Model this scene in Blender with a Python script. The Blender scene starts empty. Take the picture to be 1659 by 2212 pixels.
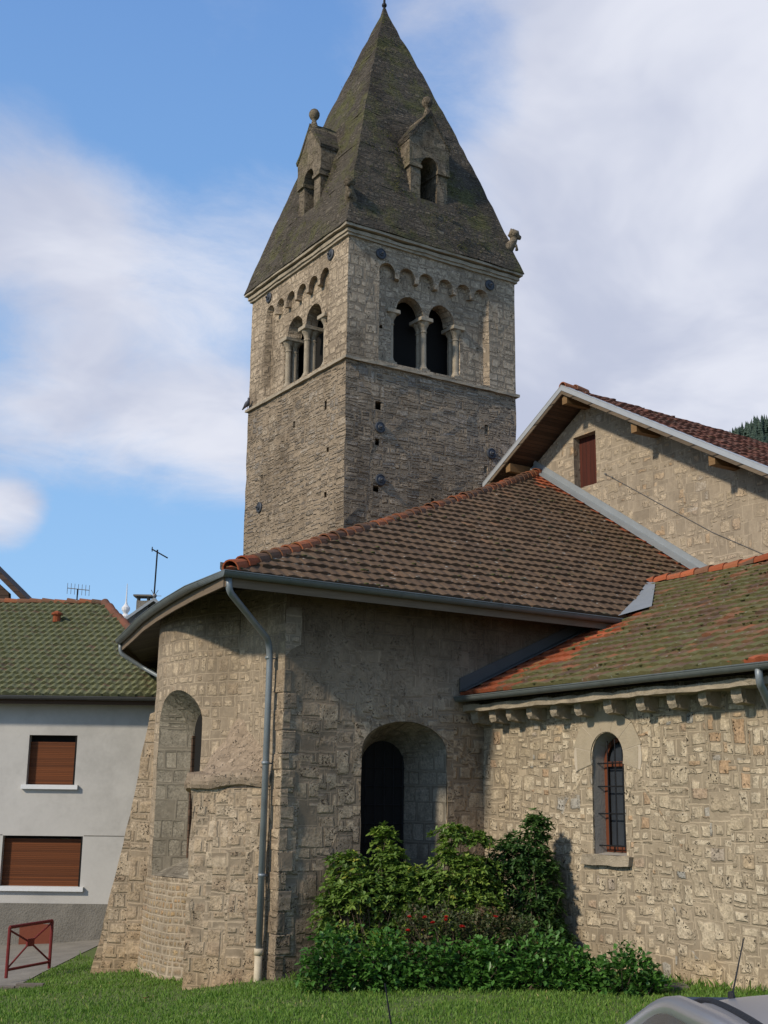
import bpy, bmesh, math, random
import numpy as np
from mathutils import Vector, Matrix, noise
from mathutils.geometry import tessellate_polygon
random.seed(7)
RNG = random.Random(11)
scene = bpy.context.scene
COL = scene.collection

# ------------------------------------------------------------------ camera
EYE = Vector((0.0, 0.0, 2.7))
F_PX, CX, CY = 2700.0, 829.5, 1106.0            # focal length / centre for a 1659 x 2212 picture
PITCH, ROLL, YAW = math.radians(13.231), math.radians(0.683), math.radians(32.686)
def _frame():
    cp, sp = math.cos(PITCH), math.sin(PITCH)
    up = Vector((0, -cp, sp)); fw = Vector((0, sp, cp)); rt = Vector((1, 0, 0))
    c, s = math.cos(ROLL), math.sin(ROLL)
    M = Matrix(((c, -s, 0), (s, c, 0), (0, 0, 1)))
    up, fw, rt = M @ up, M @ fw, M @ rt
    a = rt * math.cos(YAW) + fw * math.sin(YAW)
    b = -rt * math.sin(YAW) + fw * math.cos(YAW)
    return Matrix((a, b, up))
W = _frame()
cam_data = bpy.data.cameras.new('camera')
cam = bpy.data.objects.new('camera', cam_data); COL.objects.link(cam)
ax, ay, az = W @ Vector((1, 0, 0)), W @ Vector((0, -1, 0)), W @ Vector((0, 0, -1))
m4 = Matrix(((ax.x, ay.x, az.x, EYE.x), (ax.y, ay.y, az.y, EYE.y), (ax.z, ay.z, az.z, EYE.z), (0, 0, 0, 1)))
cam.matrix_world = m4
cam_data.sensor_fit = 'VERTICAL'; cam_data.sensor_height = 24.0; cam_data.sensor_width = 18.0
cam_data.lens = 24.0 * F_PX / 2212.0
cam_data.clip_start = 0.1; cam_data.clip_end = 5000
scene.camera = cam
def ray(x, y): return W @ Vector(((x - CX) / F_PX, (y - CY) / F_PX, 1.0))
def at_z(x, y, z):
    d = ray(x, y); return EYE + d * ((z - EYE.z) / d.z)
# a second ground frame: L to the right, D straight ahead of the viewer
FWD = Vector((math.cos(math.radians(57.314)), math.sin(math.radians(57.314)), 0))
RGT = Vector((FWD.y, -FWD.x, 0))
def LD(l, d, z=0.0): return RGT * l + FWD * d + Vector((0, 0, z))

# ------------------------------------------------------------------ light and exposure
SUN_TRAVEL = Vector((0.80, 0.10, -0.53)).normalized()
SUN_ELEV = math.asin(-SUN_TRAVEL.z)
sun_data = bpy.data.lights.new('sun', 'SUN'); sun_data.energy = 3.7; sun_data.angle = math.radians(4.0)
sun_data.color = (1.0, 0.89, 0.72)
sun = bpy.data.objects.new('sun', sun_data); COL.objects.link(sun)
sun.rotation_euler = SUN_TRAVEL.to_track_quat('-Z', 'Y').to_euler()
sun.location = (-10, 0, 30)
scene.view_settings.view_transform = 'Standard'
scene.view_settings.look = 'None'
scene.view_settings.exposure = 0.0
scene.view_settings.gamma = 1.0
scene.cycles.max_bounces = 6
scene.cycles.use_denoising = True

# ------------------------------------------------------------------ node helper
class NT:
    def __init__(s, tree): s.t = tree; s.n = tree.nodes; s.l = tree.links
    def new(s, typ, **kw):
        n = s.n.new(typ)
        for k, v in kw.items(): setattr(n, k, v)
        return n
    def put(s, sock, v):
        if v is None: return
        if isinstance(v, bpy.types.NodeSocket): s.l.new(v, sock)
        else:
            if sock.type == 'RGBA' and not isinstance(v, (int, float)) and len(v) == 3: v = (*v, 1)
            if sock.type == 'VECTOR' and isinstance(v, (int, float)): v = (v, v, v)
            sock.default_value = v
    def m(s, op, a, b=None, c=None, clamp=False):
        n = s.new('ShaderNodeMath', operation=op, use_clamp=clamp)
        s.put(n.inputs[0], a); s.put(n.inputs[1], b)
        if c is not None: s.put(n.inputs[2], c)
        return n.outputs[0]
    def vm(s, op, a, b=None, scale=None):
        n = s.new('ShaderNodeVectorMath', operation=op)
        s.put(n.inputs[0], a)
        if b is not None: s.put(n.inputs[1], b)
        if scale is not None: s.put(n.inputs['Scale'], scale)
        return n.outputs['Value'] if op in ('DOT_PRODUCT', 'LENGTH', 'DISTANCE') else n.outputs[0]
    def xyz(s, x=0.0, y=0.0, z=0.0):
        n = s.new('ShaderNodeCombineXYZ'); s.put(n.inputs[0], x); s.put(n.inputs[1], y); s.put(n.inputs[2], z); return n.outputs[0]
    def sep(s, v):
        n = s.new('ShaderNodeSeparateXYZ'); s.put(n.inputs[0], v); return n.outputs
    def noise(s, vec, scale=1.0, detail=2.0, rough=0.5, dim='3D', w=None, col=False):
        n = s.new('ShaderNodeTexNoise', noise_dimensions=dim)
        if dim != '1D': s.put(n.inputs['Vector'], vec)
        if w is not None: s.put(n.inputs['W'], w)
        s.put(n.inputs['Scale'], scale); s.put(n.inputs['Detail'], detail); s.put(n.inputs['Roughness'], rough)
        return n.outputs['Color'] if col else n.outputs[0]
    def voro(s, vec, scale=1.0, feature='F1', dim='3D', rnd=1.0, out='Distance'):
        n = s.new('ShaderNodeTexVoronoi', feature=feature, voronoi_dimensions=dim)
        s.put(n.inputs['Vector'], vec); s.put(n.inputs['Scale'], scale); s.put(n.inputs['Randomness'], rnd)
        return n.outputs[out]
    def wn(s, vec, dim='3D', col=False, w=None):
        n = s.new('ShaderNodeTexWhiteNoise', noise_dimensions=dim)
        if dim == '1D': s.put(n.inputs['W'], w if w is not None else vec)
        else: s.put(n.inputs['Vector'], vec)
        return n.outputs['Color'] if col else n.outputs['Value']
    def mr(s, v, a, b, c=0.0, d=1.0, smooth=True):
        n = s.new('ShaderNodeMapRange', interpolation_type='SMOOTHSTEP' if smooth else 'LINEAR')
        for i, q in enumerate((v, a, b, c, d)): s.put(n.inputs[i], q)
        return n.outputs[0]
    def mix(s, f, a, b, mode='MIX'):
        n = s.new('ShaderNodeMix', data_type='RGBA', blend_type=mode)
        s.put(n.inputs[0], f); s.put(n.inputs[6], a); s.put(n.inputs[7], b); return n.outputs[2]
    def ramp(s, f, pts, interp='LINEAR'):
        n = s.new('ShaderNodeValToRGB'); r = n.color_ramp; r.interpolation = interp
        while len(r.elements) < len(pts): r.elements.new(0.5)
        for e, (p, c) in zip(r.elements, pts): e.position = p; e.color = (*c, 1)
        s.put(n.inputs[0], f); return n.outputs[0]
    def bump(s, h, dist, strength=1.0):
        n = s.new('ShaderNodeBump'); s.put(n.inputs['Height'], h); n.inputs['Distance'].default_value = dist
        n.inputs['Strength'].default_value = strength; return n.outputs[0]

MATS = {}
def new_mat(name):
    m = bpy.data.materials.new(name); m.use_nodes = True
    t = NT(m.node_tree); p = m.node_tree.nodes['Principled BSDF']; p.inputs['Specular IOR Level'].default_value = 0.25
    MATS[name] = m
    return m, t, p
def grey(t, v): return t.xyz(v, v, v)

def simple(name, col, rough=0.7, metal=0.0, var=0.25, nscale=6.0, bump=0.004, spec=0.25, dirt=0.0):
    m, t, p = new_mat(name)
    P = t.new('ShaderNodeTexCoord').outputs['Object']
    n1 = t.noise(P, nscale, 5, 0.6); n2 = t.noise(P, nscale * 9, 3, 0.6)
    f = t.m('ADD', 1 - var, t.m('MULTIPLY', t.m('ADD', n1, t.m('MULTIPLY', n2, 0.5)), var * 1.33))
    c = t.mix(1.0, col, grey(t, f), 'MULTIPLY')
    if dirt:
        d = t.mr(t.noise(P, nscale * .35, 6, .7), .45, .75, 0, dirt)
        c = t.mix(d, c, (0.05, 0.045, 0.035))
    t.put(p.inputs['Base Color'], c); p.inputs['Roughness'].default_value = rough; p.inputs['Metallic'].default_value = metal
    p.inputs['Specular IOR Level'].default_value = spec
    if bump: t.put(p.inputs['Normal'], t.bump(t.m('ADD', n2, n1), bump))
    return m

def masonry(name, bw, bh, mw, cols, mortar, wob=0.06, rowvar=1.0, smear=0.2, pit=0.5, bump=0.03, stain=0.5,
            kind='course', stain_col=(0.35, 0.33, 0.31), lowstain=None, satvar=0.35, moss=0.0, inset_k=.22, linek=.8, topsmear=None, eave_shade=None, grow=None, hsoft=5.5, hk=.35, kround=.05, msoft=2.6):
    m, t, p = new_mat(name)
    P = t.new('ShaderNodeTexCoord').outputs['Object']
    uv = t.new('ShaderNodeUVMap').outputs[0]
    w1 = t.noise(uv, 0.55 / bh * .35, 2, .5, '2D', col=True)
    w2 = t.noise(uv, 2.2 / bh, 2, .6, '2D', col=True)
    off = t.vm('ADD', t.vm('SCALE', t.vm('SUBTRACT', w1, (.5, .5, .5)), scale=wob * 3.0),
               t.vm('SCALE', t.vm('SUBTRACT', w2, (.5, .5, .5)), scale=wob * 0.55))
    q = t.vm('ADD', uv, off); sx = t.sep(q); u, v = sx[0], sx[1]
    if kind == 'course':
        vb = t.m('DIVIDE', v, bh)
        if grow: vb = t.m('ADD', vb, t.m('MULTIPLY', t.m('MULTIPLY', vb, v), grow))
        v1 = t.m('ADD', vb, t.m('MULTIPLY', t.m('SUBTRACT', t.noise(None, .45, 2, .5, '1D', w=vb), .5), rowvar * 2))
        row = t.m('FLOOR', v1); fv = t.m('FRACT', v1); rr = t.wn(row, '1D')
        ub = t.m('DIVIDE', u, bw)
        nn = t.noise(t.xyz(t.m('MULTIPLY', ub, .6), t.m('MULTIPLY', row, 3.71), 0), 1.0, 1, .5, '2D')
        u1 = t.m('ADD', t.m('ADD', t.m('MULTIPLY', ub, t.m('ADD', .72, t.m('MULTIPLY', rr, .6))), t.m('MULTIPLY', rr, 31.0)),
                 t.m('MULTIPLY', nn, 1.5))
        cell = t.m('FLOOR', u1); fu = t.m('FRACT', u1)
        du = t.m('MULTIPLY', t.m('MINIMUM', fu, t.m('SUBTRACT', 1, fu)), bw)
        dv = t.m('MULTIPLY', t.m('MINIMUM', fv, t.m('SUBTRACT', 1, fv)), bh)
        d = t.m('SMOOTH_MIN', du, dv, kround); dlin = t.m('MINIMUM', du, dv)
        idv = t.xyz(cell, row, 3.3)
    else:
        sc = t.xyz(t.m('DIVIDE', u, bw), t.m('DIVIDE', v, bh), 0)
        d = t.m('MULTIPLY', t.voro(sc, 1.0, 'DISTANCE_TO_EDGE', '2D', .85), bh); dlin = d
        idv = t.vm('SCALE', t.voro(sc, 1.0, 'F1', '2D', .85, 'Color'), scale=37.0)
    fine = t.noise(P, 26.0, 8, .72); mid = t.noise(P, 7.0, 5, .65)
    dl = t.m('ADD', dlin, t.m('MULTIPLY', t.m('SUBTRACT', t.noise(P, 14.0, 3, .6), .5), mw * 1.1))
    line = t.m('SUBTRACT', 1.0, t.mr(dl, mw * .35, mw * .95))
    rnd = t.sep(t.wn(idv, col=True))
    inset = t.m('ADD', t.m('MULTIPLY', rnd[1], inset_k * bh), t.m('MULTIPLY', t.m('SUBTRACT', t.noise(P, 6.5, 4, .7), .42), inset_k * bh * 2.4))
    sm = t.mr(t.m('ADD', t.m('MULTIPLY', rnd[2], .6), t.m('MULTIPLY', t.noise(P, 1.3, 4, .6), .8)), smear * 1.1, smear * 1.1 + .15)
    if topsmear: 
        zt_ = t.m('ADD', t.sep(P)[2], t.m('MULTIPLY', t.noise(P, 1.2, 4, .6), 1.2)); sm = t.m('MULTIPLY', sm, t.mr(zt_, topsmear[0], topsmear[1], 1.0, .25))
    mask = t.m('MULTIPLY', t.mr(t.m('SUBTRACT', d, inset), mw * .2, mw * msoft), sm)
    maskh = t.m('MULTIPLY', t.mr(t.m('SUBTRACT', d, inset), -mw, mw * hsoft), sm)
    pitn = t.mr(t.voro(t.vm('ADD', P, t.vm('SCALE', t.noise(P, 11, 3, .6, col=True), scale=.16)), 19.0), .40, .14)
    gate = t.m('MULTIPLY', t.mr(t.noise(P, 4.3, 3, .6), .40, .62), t.mr(rnd[2], .15, .5))
    pits = t.m('MULTIPLY', t.m('MULTIPLY', pitn, gate), t.m('MULTIPLY', t.m('ADD', .25, mask), pit))
    c = t.ramp(rnd[0], cols, 'LINEAR')
    c = t.mix(satvar, c, t.ramp(t.noise(P, 2.6, 5, .6), cols, 'LINEAR'))
    c = t.mix(1.0, c, grey(t, t.mr(t.m('ADD', t.m('MULTIPLY', fine, .6), t.m('MULTIPLY', mid, .4)), .32, .66, .38, 1.65, False)), 'MULTIPLY')
    mc = t.mix(1.0, mortar, grey(t, t.mr(t.m('ADD', t.m('MULTIPLY', fine, .4), t.m('MULTIPLY', mid, .6)), .3, .7, .80, 1.14, False)), 'MULTIPLY')
    cover = t.mix(1.0, mc, grey(t, t.m('SUBTRACT', .92, t.m('MULTIPLY', rnd[0], .22))), 'MULTIPLY')
    c = t.mix(mask, cover, c)
    c = t.mix(t.m('MULTIPLY', line, linek), c, t.mix(1.0, mc, (1.36, 1.36, 1.36), 'MULTIPLY'))
    c = t.mix(t.m('MULTIPLY', pits, .8), c, (0.045, 0.038, 0.030))
    st = t.mr(t.noise(t.vm('MULTIPLY', P, (1.0, 1.0, .45)), .75, 7, .66), .44, .68, 0, stain)
    c = t.mix(st, c, t.mix(1.0, c, stain_col, 'MULTIPLY'))
    if lowstain:                                   # damp weathering near a height, broken by noise
        z0, z1, amt, colr = lowstain
        zz = t.m('ADD', t.sep(P)[2], t.m('MULTIPLY', t.noise(P, .9, 5, .6), 1.6))
        c = t.mix(t.mr(zz, z0, z1, amt, 0.0), c, t.mix(1.0, c, colr, 'MULTIPLY'))
    if eave_shade:  # shade under the eaves put into the stone colour, broken by noise
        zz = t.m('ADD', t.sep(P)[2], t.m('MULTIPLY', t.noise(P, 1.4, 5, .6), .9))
        c = t.mix(t.mr(zz, eave_shade[0], eave_shade[1], 0, eave_shade[2]), c, t.mix(1.0, c, (.33, .30, .27), 'MULTIPLY'))
    if moss:
        mo = t.mr(t.noise(P, .9, 8, .75), .47, .64, 0, moss)
        c = t.mix(mo, c, t.mix(t.noise(P, 5.0, 5, .7), (.05, .055, .016), (.15, .14, .055)))
    t.put(p.inputs['Base Color'], c)
    p.inputs['Roughness'].default_value = .92; p.inputs['Specular IOR Level'].default_value = .12
    h = t.m('ADD', t.m('MULTIPLY', maskh, t.m('SUBTRACT', t.m('MULTIPLY', rnd[1], hk), hk * .25)), t.m('MULTIPLY', line, .10))
    h = t.m('ADD', h, t.m('MULTIPLY', t.m('ADD', t.m('MULTIPLY', fine, .7), t.m('MULTIPLY', mid, .7)), t.m('ADD', .25, t.m('MULTIPLY', mask, 1.1))))
    h = t.m('SUBTRACT', h, t.m('MULTIPLY', pits, 1.5))
    t.put(p.inputs['Normal'], t.bump(h, bump))
    return m

TAN = [(0, (.20, .165, .12)), (.25, (.30, .25, .18)), (.5, (.38, .33, .25)), (.75, (.35, .28, .19)), (.9, (.42, .38, .31)), (1, (.24, .24, .23))]
TANL = [(0, (.26, .215, .15)), (.3, (.35, .29, .20)), (.55, (.42, .35, .25)), (.8, (.40, .31, .19)), (.93, (.33, .19, .09)), (1, (.27, .30, .30))]
GREYS = [(0, (.14, .13, .12)), (.3, (.20, .19, .17)), (.6, (.27, .245, .21)), (.85, (.22, .19, .15)), (1, (.33, .31, .28))]
masonry('chapel_stone', .30, .30, .0085, [(0, (0.265, 0.207, 0.139)), (.25, (0.392, 0.317, 0.217)), (.6, (0.490, 0.413, 0.302)), (.85, (0.412, 0.322, 0.209)), (.92, (0.353, 0.202, 0.102)), (.97, (0.284, 0.279, 0.260)), (1, (0.235, 0.259, 0.269))], (0.367, 0.297, 0.209),
        wob=.055, rowvar=1.2, smear=.20, pit=1.0, bump=.020, stain=.2, inset_k=.15, linek=.8, lowstain=(.2, 1.7, .7, (1.03, .84, .58)), grow=.09, hsoft=7, msoft=3.5)
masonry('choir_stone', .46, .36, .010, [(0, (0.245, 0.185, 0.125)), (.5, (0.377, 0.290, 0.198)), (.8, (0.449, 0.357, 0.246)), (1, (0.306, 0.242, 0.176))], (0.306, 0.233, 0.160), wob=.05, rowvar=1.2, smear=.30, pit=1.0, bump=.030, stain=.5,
        lowstain=(.9, 3.2, .70, (.58, .58, .60)), topsmear=(4.6, 5.5), eave_shade=(5.0, 6.5, .85), inset_k=.10, linek=.55, hsoft=8, msoft=4)
masonry('apse_stone', .22, .21, .008, [(0, (0.255, 0.191, 0.130)), (.5, (0.363, 0.287, 0.200)), (.8, (0.421, 0.334, 0.237)), (1, (0.323, 0.253, 0.172))], (0.328, 0.260, 0.185), wob=.045, rowvar=1.2, smear=.36, pit=.5, bump=.016, stain=.4, eave_shade=(5.9, 6.7, .85), inset_k=.15, linek=.75, hsoft=8, msoft=4)
masonry('apse_small_stone', .15, .12, .011, [(0, (0.216, 0.158, 0.107)), (.4, (0.323, 0.243, 0.158)), (.8, (0.372, 0.258, 0.130)), (.92, (0.392, 0.210, 0.093)), (1, (0.274, 0.248, 0.222))], (0.363, 0.292, 0.209), wob=.02, rowvar=.8, smear=.15, pit=.6, bump=.014, stain=.45, inset_k=.12, linek=.8, hsoft=6, msoft=3)
masonry('buttress_stone', .40, .34, .010, [(0, (0.265, 0.191, 0.130)), (.4, (0.363, 0.277, 0.185)), (.8, (0.431, 0.344, 0.246)), (1, (0.333, 0.258, 0.181))], (0.348, 0.272, 0.190), wob=.045, rowvar=1.2, smear=.16, pit=1.0, bump=.019, stain=.4, inset_k=.06, linek=.75, hsoft=8, msoft=4,
        lowstain=(.1, 1.6, .6, (1.0, .86, .66)))
masonry('shaft_stone', .46, .150, .014, [(0, (0.153, 0.133, 0.112)), (.2, (0.306, 0.246, 0.181)), (.45, (0.449, 0.360, 0.260)), (.7, (0.265, 0.236, 0.205)), (.85, (0.408, 0.315, 0.215)), (1, (0.510, 0.433, 0.342))], (0.367, 0.286, 0.201), wob=.045, rowvar=2.0, smear=.18, pit=.6, bump=.085, stain=.55, inset_k=.22, linek=.0, satvar=.2, hsoft=3.0, hk=.8)
masonry('belfry_stone', .38, .24, .008, [(0, (0.270, 0.213, 0.153)), (.5, (0.390, 0.309, 0.220)), (1, (0.460, 0.366, 0.264))], (0.350, 0.275, 0.197), wob=.03, smear=.30, pit=.9, bump=.030, stain=.6, inset_k=.10, linek=.15)
masonry('spire_stone', .24, .11, .012, [(0, (0.062, 0.052, 0.039)), (.5, (0.129, 0.106, 0.080)), (1, (0.216, 0.183, 0.137))], (0.103, 0.086, 0.066), wob=.05, rowvar=1.5, smear=.25, pit=1.0, bump=.055,
        stain=.55, moss=.75, inset_k=.2, linek=.0)
masonry('gable_stone', .30, .25, .010, [(0, (0.307, 0.248, 0.172)), (.4, (0.384, 0.309, 0.222)), (.75, (0.432, 0.351, 0.253)), (.9, (0.365, 0.233, 0.127)), (1, (0.365, 0.327, 0.281))], (0.379, 0.309, 0.227),
        wob=.06, rowvar=1.3, smear=.42, pit=.5, bump=.020, stain=.3, inset_k=.24, linek=.5, hsoft=7, msoft=3.5)
masonry('dressed_stone', .8, .4, .004, [(0, (0.162, 0.131, 0.094)), (1, (0.246, 0.197, 0.140))], (0.204, 0.164, 0.117), wob=.02, smear=.3, pit=1.0, bump=.05, stain=.8, moss=.4, inset_k=.05, linek=.0)
masonry('mound_stone', .5, .4, .01, [(0, (.33, .25, .175)), (1, (.42, .325, .235))], (.36, .275, .195), wob=.1, smear=.5, pit=.7, bump=.045, stain=.35, inset_k=.3, linek=.0)
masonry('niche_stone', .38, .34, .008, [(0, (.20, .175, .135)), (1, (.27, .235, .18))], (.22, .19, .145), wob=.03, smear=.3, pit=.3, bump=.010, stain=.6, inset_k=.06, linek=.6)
simple('moulding_stone', (.36, .30, .22), .9, var=.5, nscale=7, bump=.02, dirt=.55)
simple('voussoir_stone', (.36, .30, .215), .9, var=.25, nscale=5, bump=.01)
simple('plaster_reveal', (.33, .30, .26), .85, var=.2, nscale=3, bump=.006)
simple('zinc', (.22, .245, .26), .45, .3, var=.35, nscale=4, bump=.002, dirt=.25)
simple('zinc_gutter', (.135, .150, .145), .45, .25, var=.35, nscale=4, bump=.002, dirt=.3)
simple('mortar_light', (.46, .39, .30), .9, var=.15)
simple('zinc_bright', (.36, .375, .39), .5, .2, var=.2, nscale=5, bump=.002)
simple('lead_flashing', (.28, .30, .31), .5, .3, var=.3, nscale=3, bump=.003)
simple('dark_flashing', (.075, .074, .070), .6, .1, var=.3, nscale=3, bump=.003)
simple('cast_iron_beige', (.50, .42, .30), .6, var=.3, nscale=8, dirt=.25)
simple('iron', (.022, .022, .024), .6, .5, var=.4)
simple('iron_plate', (.075, .08, .09), .6, .5, var=.4, nscale=12)
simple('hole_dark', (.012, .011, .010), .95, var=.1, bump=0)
simple('render_white', (.48, .46, .43), .9, var=.16, nscale=1.1, bump=.003, dirt=.28)
simple('plinth_grey', (.19, .175, .15), .95, var=.55, nscale=2.6, bump=.02, dirt=.3)
simple('sill_white', (.66, .66, .66), .7, var=.1)
simple('barrier_red', (.16, .022, .02), .5, var=.3, nscale=9)
simple('box_brown', (.17, .045, .022), .6, var=.2)
simple('wire', (.22, .21, .2), .6, .6)
simple('slab_stone', (.16, .135, .11), .9, var=.4, bump=.01)
simple('asphalt', (.22, .20, .17), .95, var=.6, nscale=2.0, bump=.006)
simple('car_paint', (.55, .56, .60), .28, .75, var=.06, nscale=1.5, bump=0, spec=.5)
simple('car_paint_dark', (.06, .065, .08), .28, .5, var=.06, nscale=1.5, bump=0, spec=.5)
simple('rubber', (.015, .015, .017), .6, var=.2)
simple('cream_wall', (.42, .38, .32), .9, var=.15)
simple('bird_feather', (.10, .10, .115), .8, var=.5, nscale=30)

def boards(name, col, dark, w=.14, axis=0, rough=.75):
    m, t, p = new_mat(name)
    uv = t.sep(t.new('ShaderNodeUVMap').outputs[0]); P = t.new('ShaderNodeTexCoord').outputs['Object']
    a, b = uv[axis], uv[1 - axis]
    k = t.m('DIVIDE', a, w); f = t.m('FRACT', k); r = t.wn(t.m('FLOOR', k), '1D')
    gap = t.mr(t.m('MINIMUM', f, t.m('SUBTRACT', 1, f)), .0, .07)
    gr = t.noise(t.xyz(t.m('MULTIPLY', a, 30), t.m('MULTIPLY', b, 1.6), r), 1.0, 5, .6)
    c = t.mix(gr, dark, col); c = t.mix(1.0, c, grey(t, t.m('ADD', .65, t.m('MULTIPLY', r, .5))), 'MULTIPLY')
    c = t.mix(gap, (.01, .008, .006), c)
    t.put(p.inputs['Base Color'], c); p.inputs['Roughness'].default_value = rough
    t.put(p.inputs['Normal'], t.bump(t.m('ADD', gap, t.m('MULTIPLY', gr, .3)), .006))
    return m
boards('soffit_boards', (.13, .075, .045), (.05, .028, .018), .13, 1)
boards('soffit_grey', (.15, .12, .09), (.06, .045, .03), .16, 1)
boards('fascia_wood', (.20, .15, .10), (.08, .055, .035), .4, 1)
boards('beam_wood', (.33, .20, .09), (.14, .075, .03), .5, 1)
boards('hatch_wood', (.10, .022, .012), (.04, .010, .006), .16, 0)
boards('frame_wood', (.15, .045, .018), (.08, .022, .01), .5, 0)
boards('shutter_brown', (.165, .050, .013), (.13, .038, .010), .045, 1, .6)
boards('shingle_dark', (.10, .06, .045), (.05, .03, .02), .2, 1)

def glass_mat():
    m, t, p = new_mat('window_glass')
    P = t.new('ShaderNodeTexCoord').outputs['Object']
    t.put(p.inputs['Base Color'], t.mix(t.noise(P, 2.0, 3), (.02, .024, .03), (.05, .058, .07)))
    p.inputs['Roughness'].default_value = .18; p.inputs['Specular IOR Level'].default_value = .5
    n = t.noise(P, 3.0, 2); t.put(p.inputs['Normal'], t.bump(n, .01))
glass_mat()

def tile_mat(name, cols, moss, moss_cols, fresh_col=(.34, .095, .042), speck=.6, mossrow=0.5):
    m, t, p = new_mat(name)
    uv = t.new('ShaderNodeUVMap').outputs[0]; s = t.sep(uv); P = t.new('ShaderNodeTexCoord').outputs['Object']
    idv = t.xyz(t.m('FLOOR', s[0]), t.m('FLOOR', s[1]), 1.7); r = t.sep(t.wn(idv, col=True))
    fv = t.m('FRACT', s[1])
    c = t.ramp(r[0], cols)
    fine = t.noise(P, 22, 7, .7); big = t.noise(P, .8, 5, .6)
    c = t.mix(1.0, c, grey(t, t.m('ADD', .45, t.m('ADD', t.m('MULTIPLY', fine, .6), t.m('MULTIPLY', big, .60)))), 'MULTIPLY')
    mm = t.m('ADD', t.m('MULTIPLY', t.noise(P, 1.6, 6, .7), .9), t.m('ADD', t.m('MULTIPLY', r[1], .35), t.m('MULTIPLY', t.m('SUBTRACT', 1, fv), mossrow * .3)))
    mo = t.mr(mm, 1.02 - moss, 1.22 - moss, 0, .92)
    c = t.mix(mo, c, t.mix(t.noise(P, 14, 6, .7), moss_cols[0], moss_cols[1]))
    sp = t.m('MULTIPLY', t.mr(t.voro(t.vm('ADD', P, t.vm('SCALE', t.noise(P, 9, 3, .6, col=True), scale=.15)), 8.0), .30, .10), t.mr(t.noise(P, 3.5, 5, .65), .50, .60, 0, speck))
    c = t.mix(sp, c, (.32, .31, .27))
    fr = t.new('ShaderNodeAttribute', attribute_name='fresh').outputs['Fac']
    frm = t.mr(t.m('ADD', fr, t.m('ADD', t.m('MULTIPLY', t.m('SUBTRACT', r[2], .5), .55), t.m('MULTIPLY', t.m('SUBTRACT', fine, .5), .5))), .42, .60)
    fc = t.mix(1.0, fresh_col, grey(t, t.m('ADD', .35, t.m('ADD', t.m('MULTIPLY', r[1], .5), t.m('MULTIPLY', fine, .6)))), 'MULTIPLY')
    c = t.mix(frm, c, fc)
    t.put(p.inputs['Base Color'], c); p.inputs['Roughness'].default_value = .9; p.inputs['Specular IOR Level'].default_value = .12
    t.put(p.inputs['Normal'], t.bump(fine, .012))
    return m
BR = [(0, (.100, .064, .040)), (.4, (.112, .072, .044)), (.8, (.122, .078, .047)), (.97, (.14, .088, .05)), (1, (.18, .10, .055))]
tile_mat('tiles_brown', BR, .12, ((.07, .065, .04), (.13, .12, .075)), speck=.8)
tile_mat('tiles_mossy', [(0, (.095, .062, .042)), (.5, (.13, .080, .050)), (.85, (.17, .092, .052)), (1, (.25, .10, .05))], .30, ((.080, .078, .032), (.16, .155, .065)), speck=.7, mossrow=1.0)
tile_mat('tiles_green', [(0, (.08, .066, .042)), (.6, (.12, .092, .055)), (1, (.15, .10, .065))], .47, ((.085, .092, .042), (.21, .215, .115)), speck=.3, mossrow=1.4)
tile_mat('ridge_tile_clay', [(0, (.12, .07, .045)), (.5, (.17, .085, .05)), (1, (.30, .10, .045))], .12, ((.08, .08, .03), (.15, .14, .06)), speck=.5)
tile_mat('tiles_red', [(0, (.13, .06, .04)), (.5, (.18, .07, .045)), (1, (.12, .07, .05))], .12, ((.08, .08, .03), (.15, .14, .06)), speck=.2)

def leaf_mat(name, cols, rough=.45):
    m, t, p = new_mat(name)
    a = t.new('ShaderNodeAttribute', attribute_name='tint').outputs['Fac']
    P = t.new('ShaderNodeTexCoord').outputs['Object']
    c = t.ramp(a, cols)
    c = t.mix(1.0, c, grey(t, t.m('ADD', .7, t.m('MULTIPLY', t.noise(P, 18, 3), .6))), 'MULTIPLY')
    t.put(p.inputs['Base Color'], c); p.inputs['Roughness'].default_value = rough; p.inputs['Specular IOR Level'].default_value = .3
    tr = t.new('ShaderNodeBsdfTranslucent'); t.put(tr.inputs[0], t.mix(1.0, c, (1.1, 1.4, .5), 'MULTIPLY'))
    mx = t.new('ShaderNodeMixShader'); mx.inputs[0].default_value = .22
    t.l.new(p.outputs[0], mx.inputs[1]); t.l.new(tr.outputs[0], mx.inputs[2])
    out = [n for n in t.n if n.type == 'OUTPUT_MATERIAL'][0]; t.l.new(mx.outputs[0], out.inputs[0])
    return m
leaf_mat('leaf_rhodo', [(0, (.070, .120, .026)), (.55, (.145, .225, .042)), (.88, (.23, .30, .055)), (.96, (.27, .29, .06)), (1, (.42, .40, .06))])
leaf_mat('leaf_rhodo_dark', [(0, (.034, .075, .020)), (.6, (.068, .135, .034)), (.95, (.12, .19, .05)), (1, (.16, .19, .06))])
leaf_mat('leaf_laurel', [(0, (.042, .10, .022)), (.5, (.078, .185, .034)), (.9, (.13, .26, .05)), (1, (.20, .30, .06))], .35)
leaf_mat('leaf_rose', [(0, (.055, .07, .030)), (.5, (.085, .10, .04)), (.8, (.13, .08, .045)), (1, (.18, .07, .05))])
leaf_mat('moss_leaf', [(0, (.06, .065, .02)), (.6, (.11, .12, .035)), (1, (.20, .16, .06))], .9)
leaf_mat('petal_red', [(0, (.45, .02, .02)), (1, (.65, .06, .05))])
leaf_mat('grass_blade', [(0, (.070, .140, .020)), (.5, (.120, .215, .030)), (.85, (.19, .27, .05)), (1, (.36, .31, .12))], .6)
leaf_mat('forest_leaf_haze', [(0, (.035, .060, .045)), (1, (.07, .10, .07))], .8)  # bluish haze of distance mixed into the leaf colour
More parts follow.
